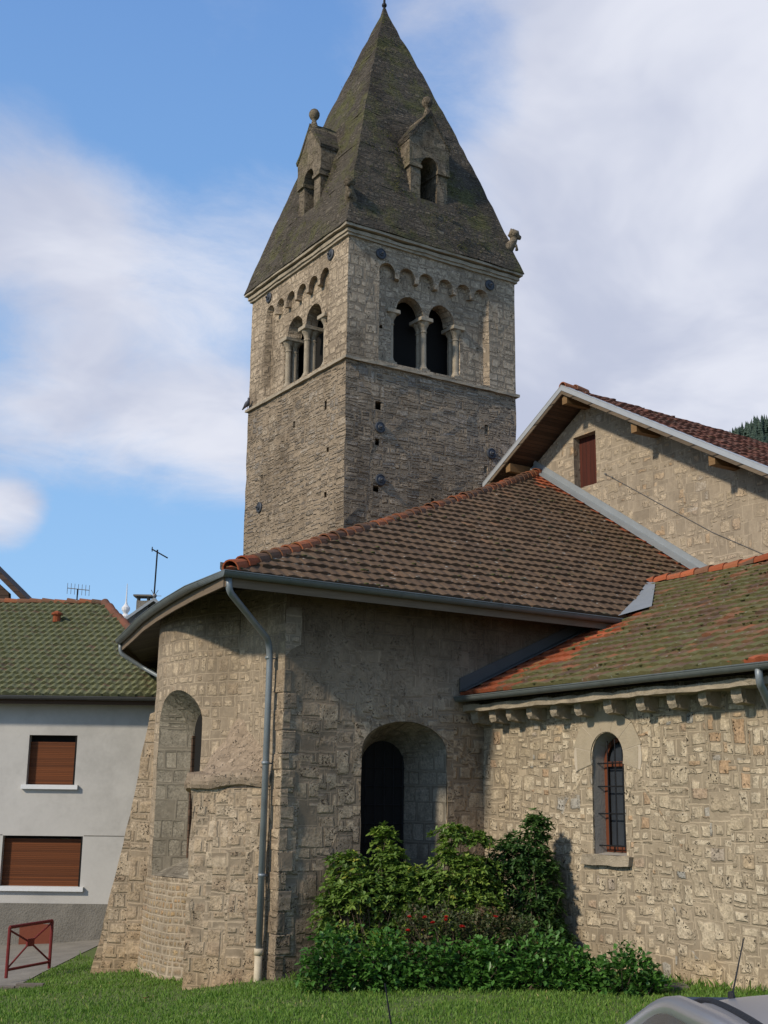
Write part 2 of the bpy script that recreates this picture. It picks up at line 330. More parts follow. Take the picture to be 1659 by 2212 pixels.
simple('moss_cushion', (.085, .085, .032), 1.0, var=.5, nscale=9)
simple('stem_bark', (.10, .075, .05), .9, var=.4)
def ground_mat():
    m, t, p = new_mat('lawn_soil')
    P = t.new('ShaderNodeTexCoord').outputs['Object']
    n = t.noise(P, 1.2, 6, .65); n2 = t.noise(P, 30, 5, .7)
    c = t.mix(n2, (.08, .12, .03), (.15, .18, .06)); c = t.mix(t.mr(n, .55, .72, 0, .7), c, (.15, .13, .07))
    t.put(p.inputs['Base Color'], c); p.inputs['Roughness'].default_value = 1; t.put(p.inputs['Normal'], t.bump(n2, .03))
ground_mat()

# ------------------------------------------------------------------ world: blue sky with soft clouds
world = bpy.data.worlds.new('World'); scene.world = world; world.use_nodes = True
wt = NT(world.node_tree)
bg = [n for n in wt.n if n.type == 'BACKGROUND'][0]
sky = wt.new('ShaderNodeTexSky', sky_type='NISHITA'); sky.sun_disc = False
sky.sun_elevation = SUN_ELEV
sky.sun_rotation = math.atan2(-SUN_TRAVEL.x, -SUN_TRAVEL.y)
sky.air_density = 1.0; sky.dust_density = 0.6; sky.ozone_density = 1.6
STR = 0.10
G = wt.vm('NORMALIZE', wt.new('ShaderNodeTexCoord').outputs['Generated'])
gs = wt.sep(G)
# flatten the direction so clouds stretch like a layer overhead
dz = wt.m('ADD', wt.m('MAXIMUM', gs[2], 0.0), 0.22)
pl = wt.xyz(wt.m('DIVIDE', gs[0], dz), wt.m('DIVIDE', gs[1], dz), 0.0)
warp = wt.vm('SCALE', wt.vm('SUBTRACT', wt.noise(pl, 1.1, 3, .5, col=True), (.5, .5, .5)), scale=.7)
pw = wt.vm('ADD', pl, warp)
n_big = wt.noise(pw, 1.15, 3, .5); n_det = wt.noise(pw, 3.4, 10, .67); 
def blob(px, py, deg, gain):
    d = ray(px, py).normalized()
    dt = wt.vm('DOT_PRODUCT', G, tuple(d))
    return wt.m('MULTIPLY', wt.mr(dt, math.cos(math.radians(deg)), 1.0), gain)
bl = None
for b in [(1500, 500, 19, .36), (1250, 1000, 12, .30), (1659, 100, 14, .25), (60, 420, 6.5, .34), (140, 560, 5.5, .14), (300, 860, 8, .32), (80, 900, 6, .16), (520, 520, 5, .16), (430, 960, 5, .14),
          (20, 1115, 2.2, .55), (60, 60, 8, -.28), (480, 100, 9, -.24), (330, 330, 4, -.12), (250, 1220, 8, -.45), (60, 700, 3.5, -.2), (1010, 160, 3.5, -.20), (480, 680, 4, -.08), (950, 380, 3, -.05)]:
    v = blob(*b); bl = v if bl is None else wt.m('ADD', bl, v)
dens = wt.m('ADD', wt.m('ADD', wt.m('MULTIPLY', n_big, .42), wt.m('MULTIPLY', n_det, .70)), bl)
cov = wt.mr(dens, .40, .96, 0.0, .97)
shade = wt.noise(pw, 2.3, 5, .55)
cl = wt.mix(wt.mr(shade, .35, .68), (5.4, 5.8, 7.2), (8.0, 8.2, 9.1))
grad = wt.ramp(wt.m('MAXIMUM', gs[2], 0.0), [(0.0, (.46, .66, .90)), (.14, (.34, .58, .88)), (.38, (.235, .46, .81)), (.60, (.17, .345, .71)), (1.0, (.10, .24, .56))])
skyc = wt.mix(.82, wt.mix(1.0, sky.outputs[0], (1.10, 1.45, 1.95), 'MULTIPLY'), wt.vm('SCALE', grad, scale=10.0))
col = wt.mix(cov, skyc, cl)
wt.put(bg.inputs[0], col); bg.inputs[1].default_value = STR

# ------------------------------------------------------------------ object helpers
def obj(name, bm, mat, parent=None, smooth=False, uv=True, uvf=None, fresh=None, keep_world=True):
    if uv and not bm.loops.layers.uv: auto_uv(bm, uvf)
    me = bpy.data.meshes.new(name)
    bm.normal_update(); bm.to_mesh(me); bm.free()
    for mm in (mat if isinstance(mat, (list, tuple)) else [mat]): me.materials.append(MATS[mm])
    if smooth: me.polygons.foreach_set('use_smooth', [True] * len(me.polygons))
    if fresh is not None:
        a = me.attributes.new('fresh', 'FLOAT', 'POINT'); a.data.foreach_set('value', [float(fresh(v.co)) for v in me.vertices])
    me.update()
    o = bpy.data.objects.new(name, me); COL.objects.link(o)
    if parent is not None:
        o.parent = parent
        if keep_world:
            chain = Vector((0, 0, 0)); q = parent
            while q is not None and q.type == 'EMPTY': chain += q.location; q = q.parent
            if parent.type == 'EMPTY': o.matrix_parent_inverse = Matrix.Translation(-chain)
    return o
def thing(name, label, cat, loc=(0, 0, 0), group=None):
    o = bpy.data.objects.new(name, None); COL.objects.link(o); o.location = loc; o.empty_display_size = .3
    o['label'] = label; o['category'] = cat
    if group: o['group'] = group
    return o
def tag(o, label, cat, group=None):
    o['label'] = label; o['category'] = cat
    if group: o['group'] = group
    return o
def struct(o, kind='structure'): o['kind'] = kind; return o

def auto_uv(bm, uvf=None):
    L = bm.loops.layers.uv.new('UVMap'); bm.normal_update(); up = Vector((0, 0, 1))
    for f in bm.faces:
        n = f.normal
        if abs(n.z) > .93: t, b = Vector((1, 0, 0)), Vector((0, 1, 0))
        else: t = up.cross(n).normalized(); b = n.cross(t)
        for l in f.loops:
            p = l.vert.co
            l[L].uv = uvf(p, n) if uvf else (p.dot(t), p.dot(b))

def add_box(bm, x0, x1, y0, y1, z0, z1, M=None, bevel=0.0):
    vs = [Vector((x, y, z)) for z in (z0, z1) for (x, y) in ((x0, y0), (x1, y0), (x1, y1), (x0, y1))]
    if M is not None: vs = [M @ v for v in vs]
    v = [bm.verts.new(p) for p in vs]
    fs = [bm.faces.new([v[i] for i in q]) for q in ((0, 3, 2, 1), (4, 5, 6, 7), (0, 1, 5, 4), (1, 2, 6, 5), (2, 3, 7, 6), (3, 0, 4, 7))]
    if bevel:
        es = list({e for f in fs for e in f.edges})
        bmesh.ops.bevel(bm, geom=es, offset=bevel, segments=2, affect='EDGES', profile=.6)
def add_poly(bm, pts): return bm.faces.new([bm.verts.new(p) for p in pts])
def add_extr(bm, pts, vec):
    a = [bm.verts.new(p) for p in pts]; b = [bm.verts.new(Vector(p) + Vector(vec)) for p in pts]
    fs = [bm.faces.new(a), bm.faces.new(b[::-1])]; n = len(a)
    for i in range(n): fs.append(bm.faces.new([a[i], b[i], b[(i + 1) % n], a[(i + 1) % n]]))
    bmesh.ops.recalc_face_normals(bm, faces=fs)
def add_tube(bm, pts, r, seg=10, cap=True):
    pts = [Vector(p) for p in pts]; rings = []
    rs = r if isinstance(r, (list, tuple)) else [r] * len(pts)
    ref = None
    for i, p in enumerate(pts):
        d = (pts[min(i + 1, len(pts) - 1)] - pts[max(i - 1, 0)]).normalized()
        if ref is None: ref = d.orthogonal().normalized()
        ref = (ref - d * ref.dot(d)).normalized(); s = d.cross(ref)
        rings.append([bm.verts.new(p + (ref * math.cos(2 * math.pi * k / seg) + s * math.sin(2 * math.pi * k / seg)) * rs[i]) for k in range(seg)])
    for a, b in zip(rings, rings[1:]):
        for k in range(seg): bm.faces.new([a[k], a[(k + 1) % seg], b[(k + 1) % seg], b[k]])
    if cap: bm.faces.new(rings[0][::-1]); bm.faces.new(rings[-1])
def add_lathe(bm, c, prof, seg=16, axis=None):
    c = Vector(c); A = Vector(axis).normalized() if axis else Vector((0, 0, 1)); X = A.orthogonal().normalized(); Y = A.cross(X); rings = []
    for r, h in prof: rings.append([bm.verts.new(c + A * h + (X * math.cos(2 * math.pi * k / seg) + Y * math.sin(2 * math.pi * k / seg)) * max(r, .001)) for k in range(seg)])
    for a, b in zip(rings, rings[1:]):
        for k in range(seg): bm.faces.new([a[k], a[(k + 1) % seg], b[(k + 1) % seg], b[k]])
    bm.faces.new(rings[0][::-1]); bm.faces.new(rings[-1])
def add_blob(bm, c, r, sub=3, amp=.15, freq=1.5, squash=(1, 1, 1)):
    g = bmesh.ops.create_icosphere(bm, subdivisions=sub, radius=1.0)
    for v in g['verts']:
        d = v.co.copy(); k = r * (1 + amp * noise.noise(d * freq + Vector(c)))
        v.co = Vector(c) + Vector((d.x * k * squash[0], d.y * k * squash[1], d.z * k * squash[2]))
class Fr:
    """a wall frame: u along the wall, v up, w out of the wall"""
    def __init__(s, o, U, N): s.o = Vector(o); s.U = Vector(U); s.N = Vector(N)
    def __call__(s, u, v, w=0.0): return s.o + s.U * u + Vector((0, 0, 1)) * v + s.N * w
def add_slab(bm, outer, holes, w0, w1, M, sides=True):
    """wall with openings: polygon with holes at depth w0 (front) and w1 (back), joined round every rim; M(u, v, w) -> world"""
    loops = [[Vector((p[0], p[1], 0)) for p in l] for l in [outer] + list(holes)]
    flat = [p for l in loops for p in l]; tri = tessellate_polygon(loops)
    fv = [bm.verts.new(M(p.x, p.y, w0)) for p in flat]; bv = [bm.verts.new(M(p.x, p.y, w1)) for p in flat]
    fs = []
    for a, b, c in tri:
        if len({a, b, c}) < 3: continue
        try: fs.append(bm.faces.new((fv[a], fv[b], fv[c]))); fs.append(bm.faces.new((bv[c], bv[b], bv[a])))
        except ValueError: pass
    i = 0
    for l in loops:
        n = len(l)
        for k in range(n):
            a, b = i + k, i + (k + 1) % n
            fs.append(bm.faces.new((fv[a], bv[a], bv[b], fv[b])))
        i += n
    bmesh.ops.recalc_face_normals(bm, faces=fs)
def rough(bm, step, amp, freq=2.2, seed=0.0, axes=(0, 1, 2)):
    """cut the mesh into pieces no larger than step and move every vertex a little, so edges are not dead straight"""
    co = [v.co for v in bm.verts]
    for a in axes:
        lo = min(c[a] for c in co); hi = max(c[a] for c in co); n = [0, 0, 0]; n[a] = 1; x = lo + step
        while x < hi - 1e-3:
            p = [0, 0, 0]; p[a] = x + .0013
            bmesh.ops.bisect_plane(bm, geom=bm.verts[:] + bm.edges[:] + bm.faces[:], plane_co=p, plane_no=n, dist=1e-5); x += step
    o = Vector((seed, seed * 1.7, -seed))
    for v in bm.verts:
        q = v.co * freq + o
        d = Vector((noise.noise(q), noise.noise(q + Vector((31, 0, 0))), noise.noise(q + Vector((0, 57, 0)))))
        d += .5 * Vector((noise.noise(q * 2.7), noise.noise(q * 2.7 + Vector((31, 0, 0))), noise.noise(q * 2.7 + Vector((0, 57, 0)))))
        v.co += d * amp
def arch(uc, hw, zs, rise, z0, n=14):
    """outline of an arched opening: bottom-left, bottom-right, then over the arch to the left"""
    pts = [(uc - hw, z0), (uc + hw, z0)]
    for k in range(n + 1):
        a = math.pi * k / n; pts.append((uc + hw * math.cos(a), zs + rise * math.sin(a)))
    return pts
def loft(bm, A, B):
    a = [bm.verts.new(p) for p in A]; b = [bm.verts.new(p) for p in B]; n = len(a)
    fs = [bm.faces.new((a[i], a[(i + 1) % n], b[(i + 1) % n], b[i])) for i in range(n)]
    return fs

def tile_roof(name, mat, parent, o, U, S, poly, w=.22, row=.33, fresh=None, thick=.05, lift=.036, hump=.019, stagger=.5, skip=0):
    """overlapping clay tiles as real rows; U runs along the eave, S up the slope, poly is a convex outline in (u, s)"""
    o, U, S = Vector(o), Vector(U).normalized(), Vector(S).normalized(); N = U.cross(S).normalized()
    if N.z < 0: N = -N
    u0, u1 = min(p[0] for p in poly), max(p[0] for p in poly); s0, s1 = min(p[1] for p in poly), max(p[1] for p in poly)
    bm = bmesh.new(); UVL = bm.loops.layers.uv.new('UVMap'); r = random.Random(hash(name) % 997 if False else len(name) * 31)
    prof = [(0, .1), (.17, .6), (.34, 1.0), (.52, .75), (.68, .3), (.84, 0.05)]
    ri = 0; s = s0
    while s < s1:
        offu = (ri % 2) * stagger * w + r.uniform(-.09, .09) * w; wav = r.uniform(0, 6); k0 = int(math.floor((u0 - offu) / w)) - 1; k1 = int(math.ceil((u1 - offu) / w)) + 1
        # skip rows/tiles outside the polygon quickly
        lo, hi = [], []
        xs = []
        for i in range(len(poly)):
            (ax_, ay_), (bx_, by_) = poly[i], poly[(i + 1) % len(poly)]
            for yy in (s, min(s + row, s1)):
                if (ay_ - yy) * (by_ - yy) <= 0 and ay_ != by_: xs.append(ax_ + (bx_ - ax_) * (yy - ay_) / (by_ - ay_))
                for (px_, py_) in ((ax_, ay_), (bx_, by_)):
                    if s <= py_ <= s + row: xs.append(px_)
        if xs: k0 = max(k0, int((min(xs) - offu) / w) - 2); k1 = min(k1, int((max(xs) - offu) / w) + 2)
        prev = None
        for k in range(k0, k1):
            j = r.uniform(-.009, .016); js = r.uniform(-.016, .016) + .018 * math.sin(k * .31 + wav)
            if r.random() < .012: js -= r.uniform(.03, .08); j += .012
            for pi, (pu, ph) in enumerate(prof):
                u = offu + (k + pu) * w; h = hump * ph
                cur = [bm.verts.new(o + U * u + S * (s + js) + N * (-.012)),
                       bm.verts.new(o + U * u + S * (s + js) + N * (h + lift + j)),
                       bm.verts.new(o + U * u + S * (s + row + .02) + N * (h * .9))]
                if prev:
                    f1 = bm.faces.new((prev[0][0], cur[0], cur[1], prev[0][1])); f2 = bm.faces.new((prev[0][1], cur[1], cur[2], prev[0][2]))
                    ua, ub = prev[1], k + pu
                    for f, vv in ((f1, (.02, .02, .06, .06)), (f2, (.06, .06, .98, .98))):
                        uu = (ua, ub, ub, ua)
                        base = math.floor((ua + ub) / 2)
                        for l, a_, b_ in zip(f.loops, uu, vv): l[UVL].uv = (min(max(a_, base + .01), base + .99), ri + b_)
                prev = (cur, k + pu)
        ri += 1; s += row
    cx = sum(p[0] for p in poly) / len(poly); cy = sum(p[1] for p in poly) / len(poly)
    for i in range(len(poly)):
        (ax_, ay_), (bx_, by_) = poly[i], poly[(i + 1) % len(poly)]
        if abs(ay_ - s0) < 1e-6 and abs(by_ - s0) < 1e-6: continue
        d = Vector((bx_ - ax_, by_ - ay_)); n2 = Vector((d.y, -d.x))
        if n2.dot(Vector((cx - ax_, cy - ay_))) > 0: n2 = -n2
        bmesh.ops.bisect_plane(bm, geom=bm.verts[:] + bm.edges[:] + bm.faces[:], plane_co=o + U * ax_ + S * ay_, plane_no=(U * n2.x + S * n2.y), clear_outer=True)
    ob = obj(name, bm, mat, parent, uv=False, fresh=fresh or (lambda c: 0.0))
    return ob
def ridge_tiles(name, a, b, parent, mat='ridge_tile_clay', r=.13, step=.36, fresh=None, sag=.0, up=None):
    a, b = Vector(a), Vector(b); L = (b - a).length; d = (b - a).normalized(); n = max(2, int(L / step)); bm = bmesh.new(); UVL = bm.loops.layers.uv.new('UVMap')
    side = d.cross(Vector((0, 0, 1))).normalized(); upv = side.cross(d).normalized(); rr = random.Random(5)
    for i in range(n):
        t0, t1 = i / n, (i + 1.22) / n
        if i == n - 1: t1 = 1
        p0 = a + (b - a) * t0 + upv * (-.02 + rr.uniform(-.012, .02)) - Vector((0, 0, sag * math.sin(math.pi * t0)))
        p1 = a + (b - a) * t1 + upv * (-.035 + rr.uniform(-.01, .01)) - Vector((0, 0, sag * math.sin(math.pi * t1)))
        ra, rb = r * (1.12 + rr.uniform(-.04, .06)), r * .90; ring = []
        for k in range(9):
            an = math.pi * (k / 8) * 1.1 - .05 * math.pi
            v = side * math.cos(an) + upv * math.sin(an)
            ring.append((bm.verts.new(p0 + v * ra), bm.verts.new(p1 + v * rb), bm.verts.new(p0 + v * (ra - .025) + d * .001)))
        for k in range(8):
            for f in (bm.faces.new((ring[k][0], ring[k + 1][0], ring[k + 1][1], ring[k][1])), bm.faces.new((ring[k][2], ring[k + 1][2], ring[k + 1][0], ring[k][0]))):
                for l in f.loops: l[UVL].uv = (i + .5, .5)
    return obj(name, bm, mat, parent, uv=False, fresh=fresh or (lambda c: 0.0))
def gutter(name, pts, parent, r=.085, mat='zinc_gutter', seams=1.0):
    """half-round gutter with a rolled front bead and joints"""
    bm = bmesh.new(); pts = [Vector(p) for p in pts]; rings = []
    for i, p in enumerate(pts):
        d = (pts[min(i + 1, len(pts) - 1)] - pts[max(i - 1, 0)]).normalized(); s = d.cross(Vector((0, 0, 1))).normalized(); ring = []
        for k in range(11):
            an = math.pi * (1 + k / 10); ring.append(bm.verts.new(p + s * math.cos(an) * r + Vector((0, 0, 1)) * math.sin(an) * r))
        for k in range(10, -1, -1):
            an = math.pi * (1 + k / 10); ring.append(bm.verts.new(p + s * math.cos(an) * (r - .008) + Vector((0, 0, 1)) * (math.sin(an) * (r - .008) + .004)))
        rings.append(ring)
    n = len(rings[0])
    for a, b in zip(rings, rings[1:]):
        for k in range(n): bm.faces.new((a[k], a[(k + 1) % n], b[(k + 1) % n], b[k]))
    bm.faces.new(rings[0]); bm.faces.new(rings[-1][::-1])
    for sgn in (-1, 1):
        q = []
        for i, p in enumerate(pts):
            d = (pts[min(i + 1, len(pts) - 1)] - pts[max(i - 1, 0)]).normalized(); s = d.cross(Vector((0, 0, 1))).normalized(); q.append(p + s * r * sgn + Vector((0, 0, .004)))
        add_tube(bm, q, .012, 6)
    tot = 0
    for a, b in zip(pts, pts[1:]):
        L = (b - a).length; d = (b - a).normalized(); s = d.cross(Vector((0, 0, 1))).normalized(); k = seams * .5
        while k < L:
            c = a + d * k
            for e in range(10):
                a0, a1 = math.pi * (1 + e / 10), math.pi * (1 + (e + 1) / 10)
                P4 = [c + d * o_ + s * math.cos(x) * (r + .005) + Vector((0, 0, math.sin(x) * (r + .005))) for o_, x in ((-.012, a0), (-.012, a1), (.012, a1), (.012, a0))]
                add_poly(bm, P4)
            k += seams
    bmesh.ops.recalc_face_normals(bm, faces=bm.faces[:])
    return obj(name, bm, mat, parent, smooth=False)
def bend(pts, r=.12, n=5):
    """round the corners of a poly-line"""
    pts = [Vector(p) for p in pts]; out = [pts[0]]
    for a, b, c in zip(pts, pts[1:], pts[2:]):
        k = min(r, (a - b).length * .45, (c - b).length * .45); p = b + (a - b).normalized() * k; q = b + (c - b).normalized() * k
        for i in range(n + 1):
            t = i / n; out.append(p * (1 - t) ** 2 + b * 2 * t * (1 - t) + q * t * t)
    out.append(pts[-1]); return out

# ------------------------------------------------------------------ ground
_L = [-90, -20, -12, -8, -5.3, -3.2, -1.5, 4.2, 6, 12, 90]
_Z = [-1.2, -.9, -.8, -.66, -.42, -.28, 0, .2, .35, .6, 1.5]
def ground_z(x, y):
    l = RGT.x * x + RGT.y * y; d = FWD.x * x + FWD.y * y
    z = float(np.interp(l, _L, _Z)); k = min(max((15 - d) / 7.0, 0), 1); k = k * k * (3 - 2 * k)
    return z * (1 - k) + .55 * k + .02 * noise.noise(Vector((x * .7, y * .7, 0)))
def ground_LD(l, d): p = LD(l, d); return ground_z(p.x, p.y)
def grid_sheet(name, ls, ds, dz, mat):
    bm = bmesh.new(); vv = {}
    for i, l in enumerate(ls):
        for j, d in enumerate(ds):
            p = LD(l, d); vv[i, j] = bm.verts.new((p.x, p.y, ground_z(p.x, p.y) + dz))
    for i in range(len(ls) - 1):
        for j in range(len(ds) - 1): bm.faces.new((vv[i, j], vv[i + 1, j], vv[i + 1, j + 1], vv[i, j + 1]))
    return obj(name, bm, mat, smooth=True)
ls = [-900, -300, -90, -40, -25] + [x * .5 for x in range(-40, 41)] + [25, 40, 90, 300, 900]
ds = [-60, -20] + [x * .5 for x in range(-6, 90)] + [50, 60, 90, 200, 600, 1500]
struct(grid_sheet('ground', ls, ds, 0, 'lawn_soil'))
# road between the lawn and the houses, and the parking strip the viewer stands on
_rd = grid_sheet('road', [-60, -40, -20] + [x * .5 for x in range(-32, -12)], [x * .5 for x in range(47, 110)], .012, 'asphalt')
struct(_rd)
struct(grid_sheet('parking_strip', [x * .5 for x in range(-30, 31)], [x * .5 for x in range(-16, 17)], .012, 'asphalt'))
bm = bmesh.new()                                   # kerb at the lawn edge
for k in range(44):
    l0, l1 = -5.9 - k * .5, -6.38 - k * .5; p0, p1 = LD(l0, 23.38), LD(l1, 23.38); z = ground_z(p0.x, p0.y)
    M = Matrix.Translation(LD((l0 + l1) / 2, 23.38, z)) @ Matrix.Rotation(math.atan2(RGT.y, RGT.x), 4, 'Z')
    add_box(bm, -.24, .24, -.07, .07, -.2, .05, M, bevel=.01)
struct(obj('kerb', bm, 'slab_stone'))

# ------------------------------------------------------------------ bell tower
TX, TY, SC = 17.03, 28.60, 1.16                    # near corner and metres per tower unit
TW = 5.24
def tz(z): return 2.7 + (z - 2.7) * SC
class TFr(Fr):
    def __call__(s, u, v, w=0.0): return s.o + s.U * (u * SC) + Vector((0, 0, tz(v))) + s.N * (w * SC)
FS = TFr((TX, TY, 0), (1, 0, 0), (0, -1, 0))                        # right-hand face
FE = TFr((TX, TY, 0), (0, 1, 0), (-1, 0, 0))                        # left-hand face
FN = TFr((TX + TW * SC, TY + TW * SC, 0), (-1, 0, 0), (0, 1, 0))
FWt = TFr((TX + TW * SC, TY + TW * SC, 0), (0, -1, 0), (1, 0, 0))
CTR = Vector((TX + TW * SC / 2, TY + TW * SC / 2, 0))
tower = thing('bell_tower', 'tall square stone church bell tower with mossy grey pyramid spire', 'tower', (CTR.x, CTR.y, 0))
def sq(u, z, a, b): return [(u - a / 2, z - b / 2), (u + a / 2, z - b / 2), (u + a / 2, z + b / 2), (u - a / 2, z + b / 2)]
def mit(F_): return lambda u, v, w: F_(TW / 2 + (u - TW / 2) * (1 + 2 * w / TW), v, w)
holesS = [sq(.92, 12.24, .16, .2), sq(.91, 11.30, .12, .16), sq(.90, 10.12, .15, .14), sq(4.27, 12.22, .13, .26), sq(4.23, 11.12, .11, .18), sq(2.57, 10.06, .1, .13)]
holesE = [sq(.96, 12.32, .1, .22), sq(2.59, 12.24, .11, .2), sq(4.28, 12.17, .1, .14), sq(.81, 11.15, .12, .12), sq(4.26, 11.17, .1, .2), sq(.86, 10.03, .11, .13), sq(3.86, 9.99, .1, .14)]
bm = bmesh.new()
for F_, hs in ((FS, holesS), (FE, holesE), (FN, []), (FWt, [])):
    add_slab(bm, [(0, 1.6), (TW, 1.6), (TW, 13.26), (0, 13.26)], hs, 0, -.45, mit(F_))
rough(bm, .42, .030, 2.4)
obj('shaft', bm, 'shaft_stone', tower)
bm = bmesh.new()                                   # added near-black floor, ceiling and cores that block light inside the tower
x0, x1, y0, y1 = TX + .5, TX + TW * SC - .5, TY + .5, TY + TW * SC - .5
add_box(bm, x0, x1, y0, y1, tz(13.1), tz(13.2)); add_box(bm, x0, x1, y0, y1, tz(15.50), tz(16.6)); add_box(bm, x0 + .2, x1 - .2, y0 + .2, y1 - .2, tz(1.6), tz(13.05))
add_box(bm, x0 + .42, x1 - .42, y0 + .42, y1 - .42, tz(13.2), tz(15.5))  # solid core added to stop sun and sky showing through the openings
obj('tower_light_blocker', bm, 'hole_dark', tower)
def ring(bm, z0, z1, out, inner=.3, step=.4):
    """a moulding round the tower"""
    for F_ in (FS, FE, FN, FWt): pass
    a = -out; b = TW + out; i0 = inner; i1 = TW - inner
    O = [(a, a), (b, a), (b, b), (a, b)]; I = [(i0, i0), (i1, i0), (i1, i1), (i0, i1)]
    def P(q, z): return Vector((TX + q[0] * SC, TY + q[1] * SC, tz(z)))
    for k in range(4):
        n = (k + 1) % 4
        for quad in ((P(O[k], z0), P(O[n], z0), P(O[n], z1), P(O[k], z1)), (P(O[k], z1), P(O[n], z1), P(I[n], z1), P(I[k], z1)), (P(O[n], z0), P(O[k], z0), P(I[k], z0), P(I[n], z0))): add_poly(bm, quad)
bm = bmesh.new(); ring(bm, 13.26, 13.33, .075, .1)
bmesh.ops.remove_doubles(bm, verts=bm.verts[:], dist=1e-4); rough(bm, .3, .02, 4)
obj('string_course', bm, 'moulding_stone', tower)
# belfry stage: outer skin with a sunk panel crowned by six small arches, inner skin with a twin opening
AC = [1.15, 1.76, 2.36, 2.96, 3.55, 4.13]
panel = [(.92, 13.42), (4.38, 13.42)]
for c in AC[::-1]:
    r_ = .235
    if c != AC[-1]: panel.append((c + r_ + .005, 15.70))
    for k in range(9):
        a = math.pi * k / 8; panel.append((c + r_ * math.cos(a), 15.82 + r_ * math.sin(a)))
    if c != AC[0]: panel.append((c - r_ - .005, 15.70))
def twin():
    p = [(1.30, 13.42), (3.58, 13.42), (3.58, 14.90)]
    for uc in (2.955, 1.90):
        for k in range(11):
            a = math.pi * k / 10; p.append((uc + .445 * math.cos(a), 14.92 + .45 * math.sin(a)))
    p.append((1.30, 14.90)); return p
bm = bmesh.new()
for F_ in (FS, FE, FN, FWt):
    add_slab(bm, [(0, 13.33), (TW, 13.33), (TW, 16.5), (0, 16.5)], [panel], 0, -.15, mit(F_))
    add_slab(bm, [(0, 13.33), (TW, 13.33), (TW, 16.5), (0, 16.5)], [twin()] + ([sq(4.2, 14.42, .09, .1), sq(.98, 14.38, .08, .09)] if F_ is FS else [sq(1.19, 14.7, .08, .12), sq(4.06, 14.42, .08, .1), sq(4.05, 15.52, .1, .1)] if F_ is FE else []), -.152, -.52, mit(F_))
rough(bm, .6, .016, 2.2)
obj('belfry', bm, 'belfry_stone', tower)
# colonnettes
def column_bm(abw=.19, deep=.19):
    bm = bmesh.new(); z0 = 0; H = 1.5 * SC; s = SC
    add_box(bm, -.13 * s, .13 * s, -.13 * s, .13 * s, 0, .10 * s)
    add_lathe(bm, (0, 0, .10 * s), [(.125 * s, 0), (.13 * s, .03 * s), (.10 * s, .07 * s), (.095 * s, .10 * s), (.082 * s, .14 * s), (.080 * s, 1.0 * s), (.098 * s, 1.01 * s), (.098 * s, 1.04 * s), (.083 * s, 1.06 * s),
                                     (.10 * s, 1.14 * s), (.145 * s, 1.23 * s), (.165 * s, 1.28 * s)], 14)
    add_box(bm, -abw * s, abw * s, -deep * s, deep * s, 1.38 * s, 1.485 * s, bevel=.02)
    for v in bm.verts: v.co += Vector((noise.noise(v.co * 9), noise.noise(v.co * 9 + Vector((7, 0, 0))), 0)) * .012
    return bm
colm = None
for F_ in (FS, FE, FN, FWt):
    for u in (1.42, 2.43, 3.45):
        for w in (-.25, -.44):
            if colm is None:
                colm = obj('column', column_bm(), 'moulding_stone', tower, smooth=False); o = colm
                o.matrix_parent_inverse = Matrix.Translation(-tower.location)
            else:
                o = colm.copy(); COL.objects.link(o)
            o.location = F_(u, 13.42, w)
# cornice and spire
bm = bmesh.new(); ring(bm, 16.5, 16.57, .06, .1); ring(bm, 16.572, 16.66, .10, .1); ring(bm, 16.70, 16.77, .175, .1)
bmesh.ops.remove_doubles(bm, verts=bm.verts[:], dist=1e-4); rough(bm, .35, .025, 4)
obj('cornice', bm, 'moulding_stone', tower)
SPB, SPA, SPH = 16.77, 25.45, TW / 2 + .20         # base, apex, half size (tower units)
def spire_half(z):
    k = (SPA - z) / (SPA - SPB); return max(.035, SPH * (k + .035 * math.sin(math.pi * min(1, k)) * .8))
def dormer_hole(): return [(2.36, 18.25), (2.94, 18.25), (2.94, 19.45), (2.36, 19.45)]
bm = bmesh.new()
nz = 34; zs = [SPB + (SPA - SPB) * i / nz for i in range(nz + 1)]
for sx, (ex, ey) in enumerate(((1, 0), (0, 1), (-1, 0), (0, -1))):
    for i in range(nz):
        h0, h1 = spire_half(zs[i]), spire_half(zs[i + 1]); n = max(2, int(h0 * 5) // 2 * 2)
        for k in range(n):
            t0, t1 = -1 + 2 * k / n, -1 + 2 * (k + 1) / n
            zc = (zs[i] + zs[i + 1]) / 2
            if 18.3 < zc < 19.5 and abs((t0 + t1) / 2 * h0) < .30: continue      # dormer mouth
            q = []
            for (t, h, z) in ((t0, h0, zs[i]), (t1, h0, zs[i]), (t1, h1, zs[i + 1]), (t0, h1, zs[i + 1])):
                q.append(CTR + Vector((ex * h - ey * t * h, ey * h + ex * t * h, 0)) * SC + Vector((0, 0, tz(z))))
            add_poly(bm, q)
bmesh.ops.remove_doubles(bm, verts=bm.verts[:], dist=2e-3)
for v in bm.verts:
    q = v.co * 2.1; k = .038 if v.co.z < tz(24.8) else .012
    v.co += Vector((noise.noise(q), noise.noise(q + Vector((9, 0, 0))), noise.noise(q + Vector((0, 9, 0))))) * k
    q = v.co * 6; v.co += Vector((noise.noise(q), noise.noise(q + Vector((9, 0, 0))), noise.noise(q + Vector((0, 9, 0))))) * k * .7
z = tz(SPB); h = SPH * SC
add_poly(bm, [CTR + Vector((a * h, b * h, z)) for a, b in ((-1, -1), (-1, 1), (1, 1), (1, -1))])
spire = obj('spire', bm, 'spire_stone', tower)
bm = bmesh.new(); c = CTR + Vector((0, 0, tz(SPA) - .15))
add_tube(bm, [c, c + Vector((0, 0, 1.5))], [.05, .02], 8)
add_tube(bm, [c + Vector((-.22, .1, .75)), c + Vector((.22, -.1, .75))], .022, 6); add_blob(bm, c + Vector((0, 0, .28)), .09, 2, 0)
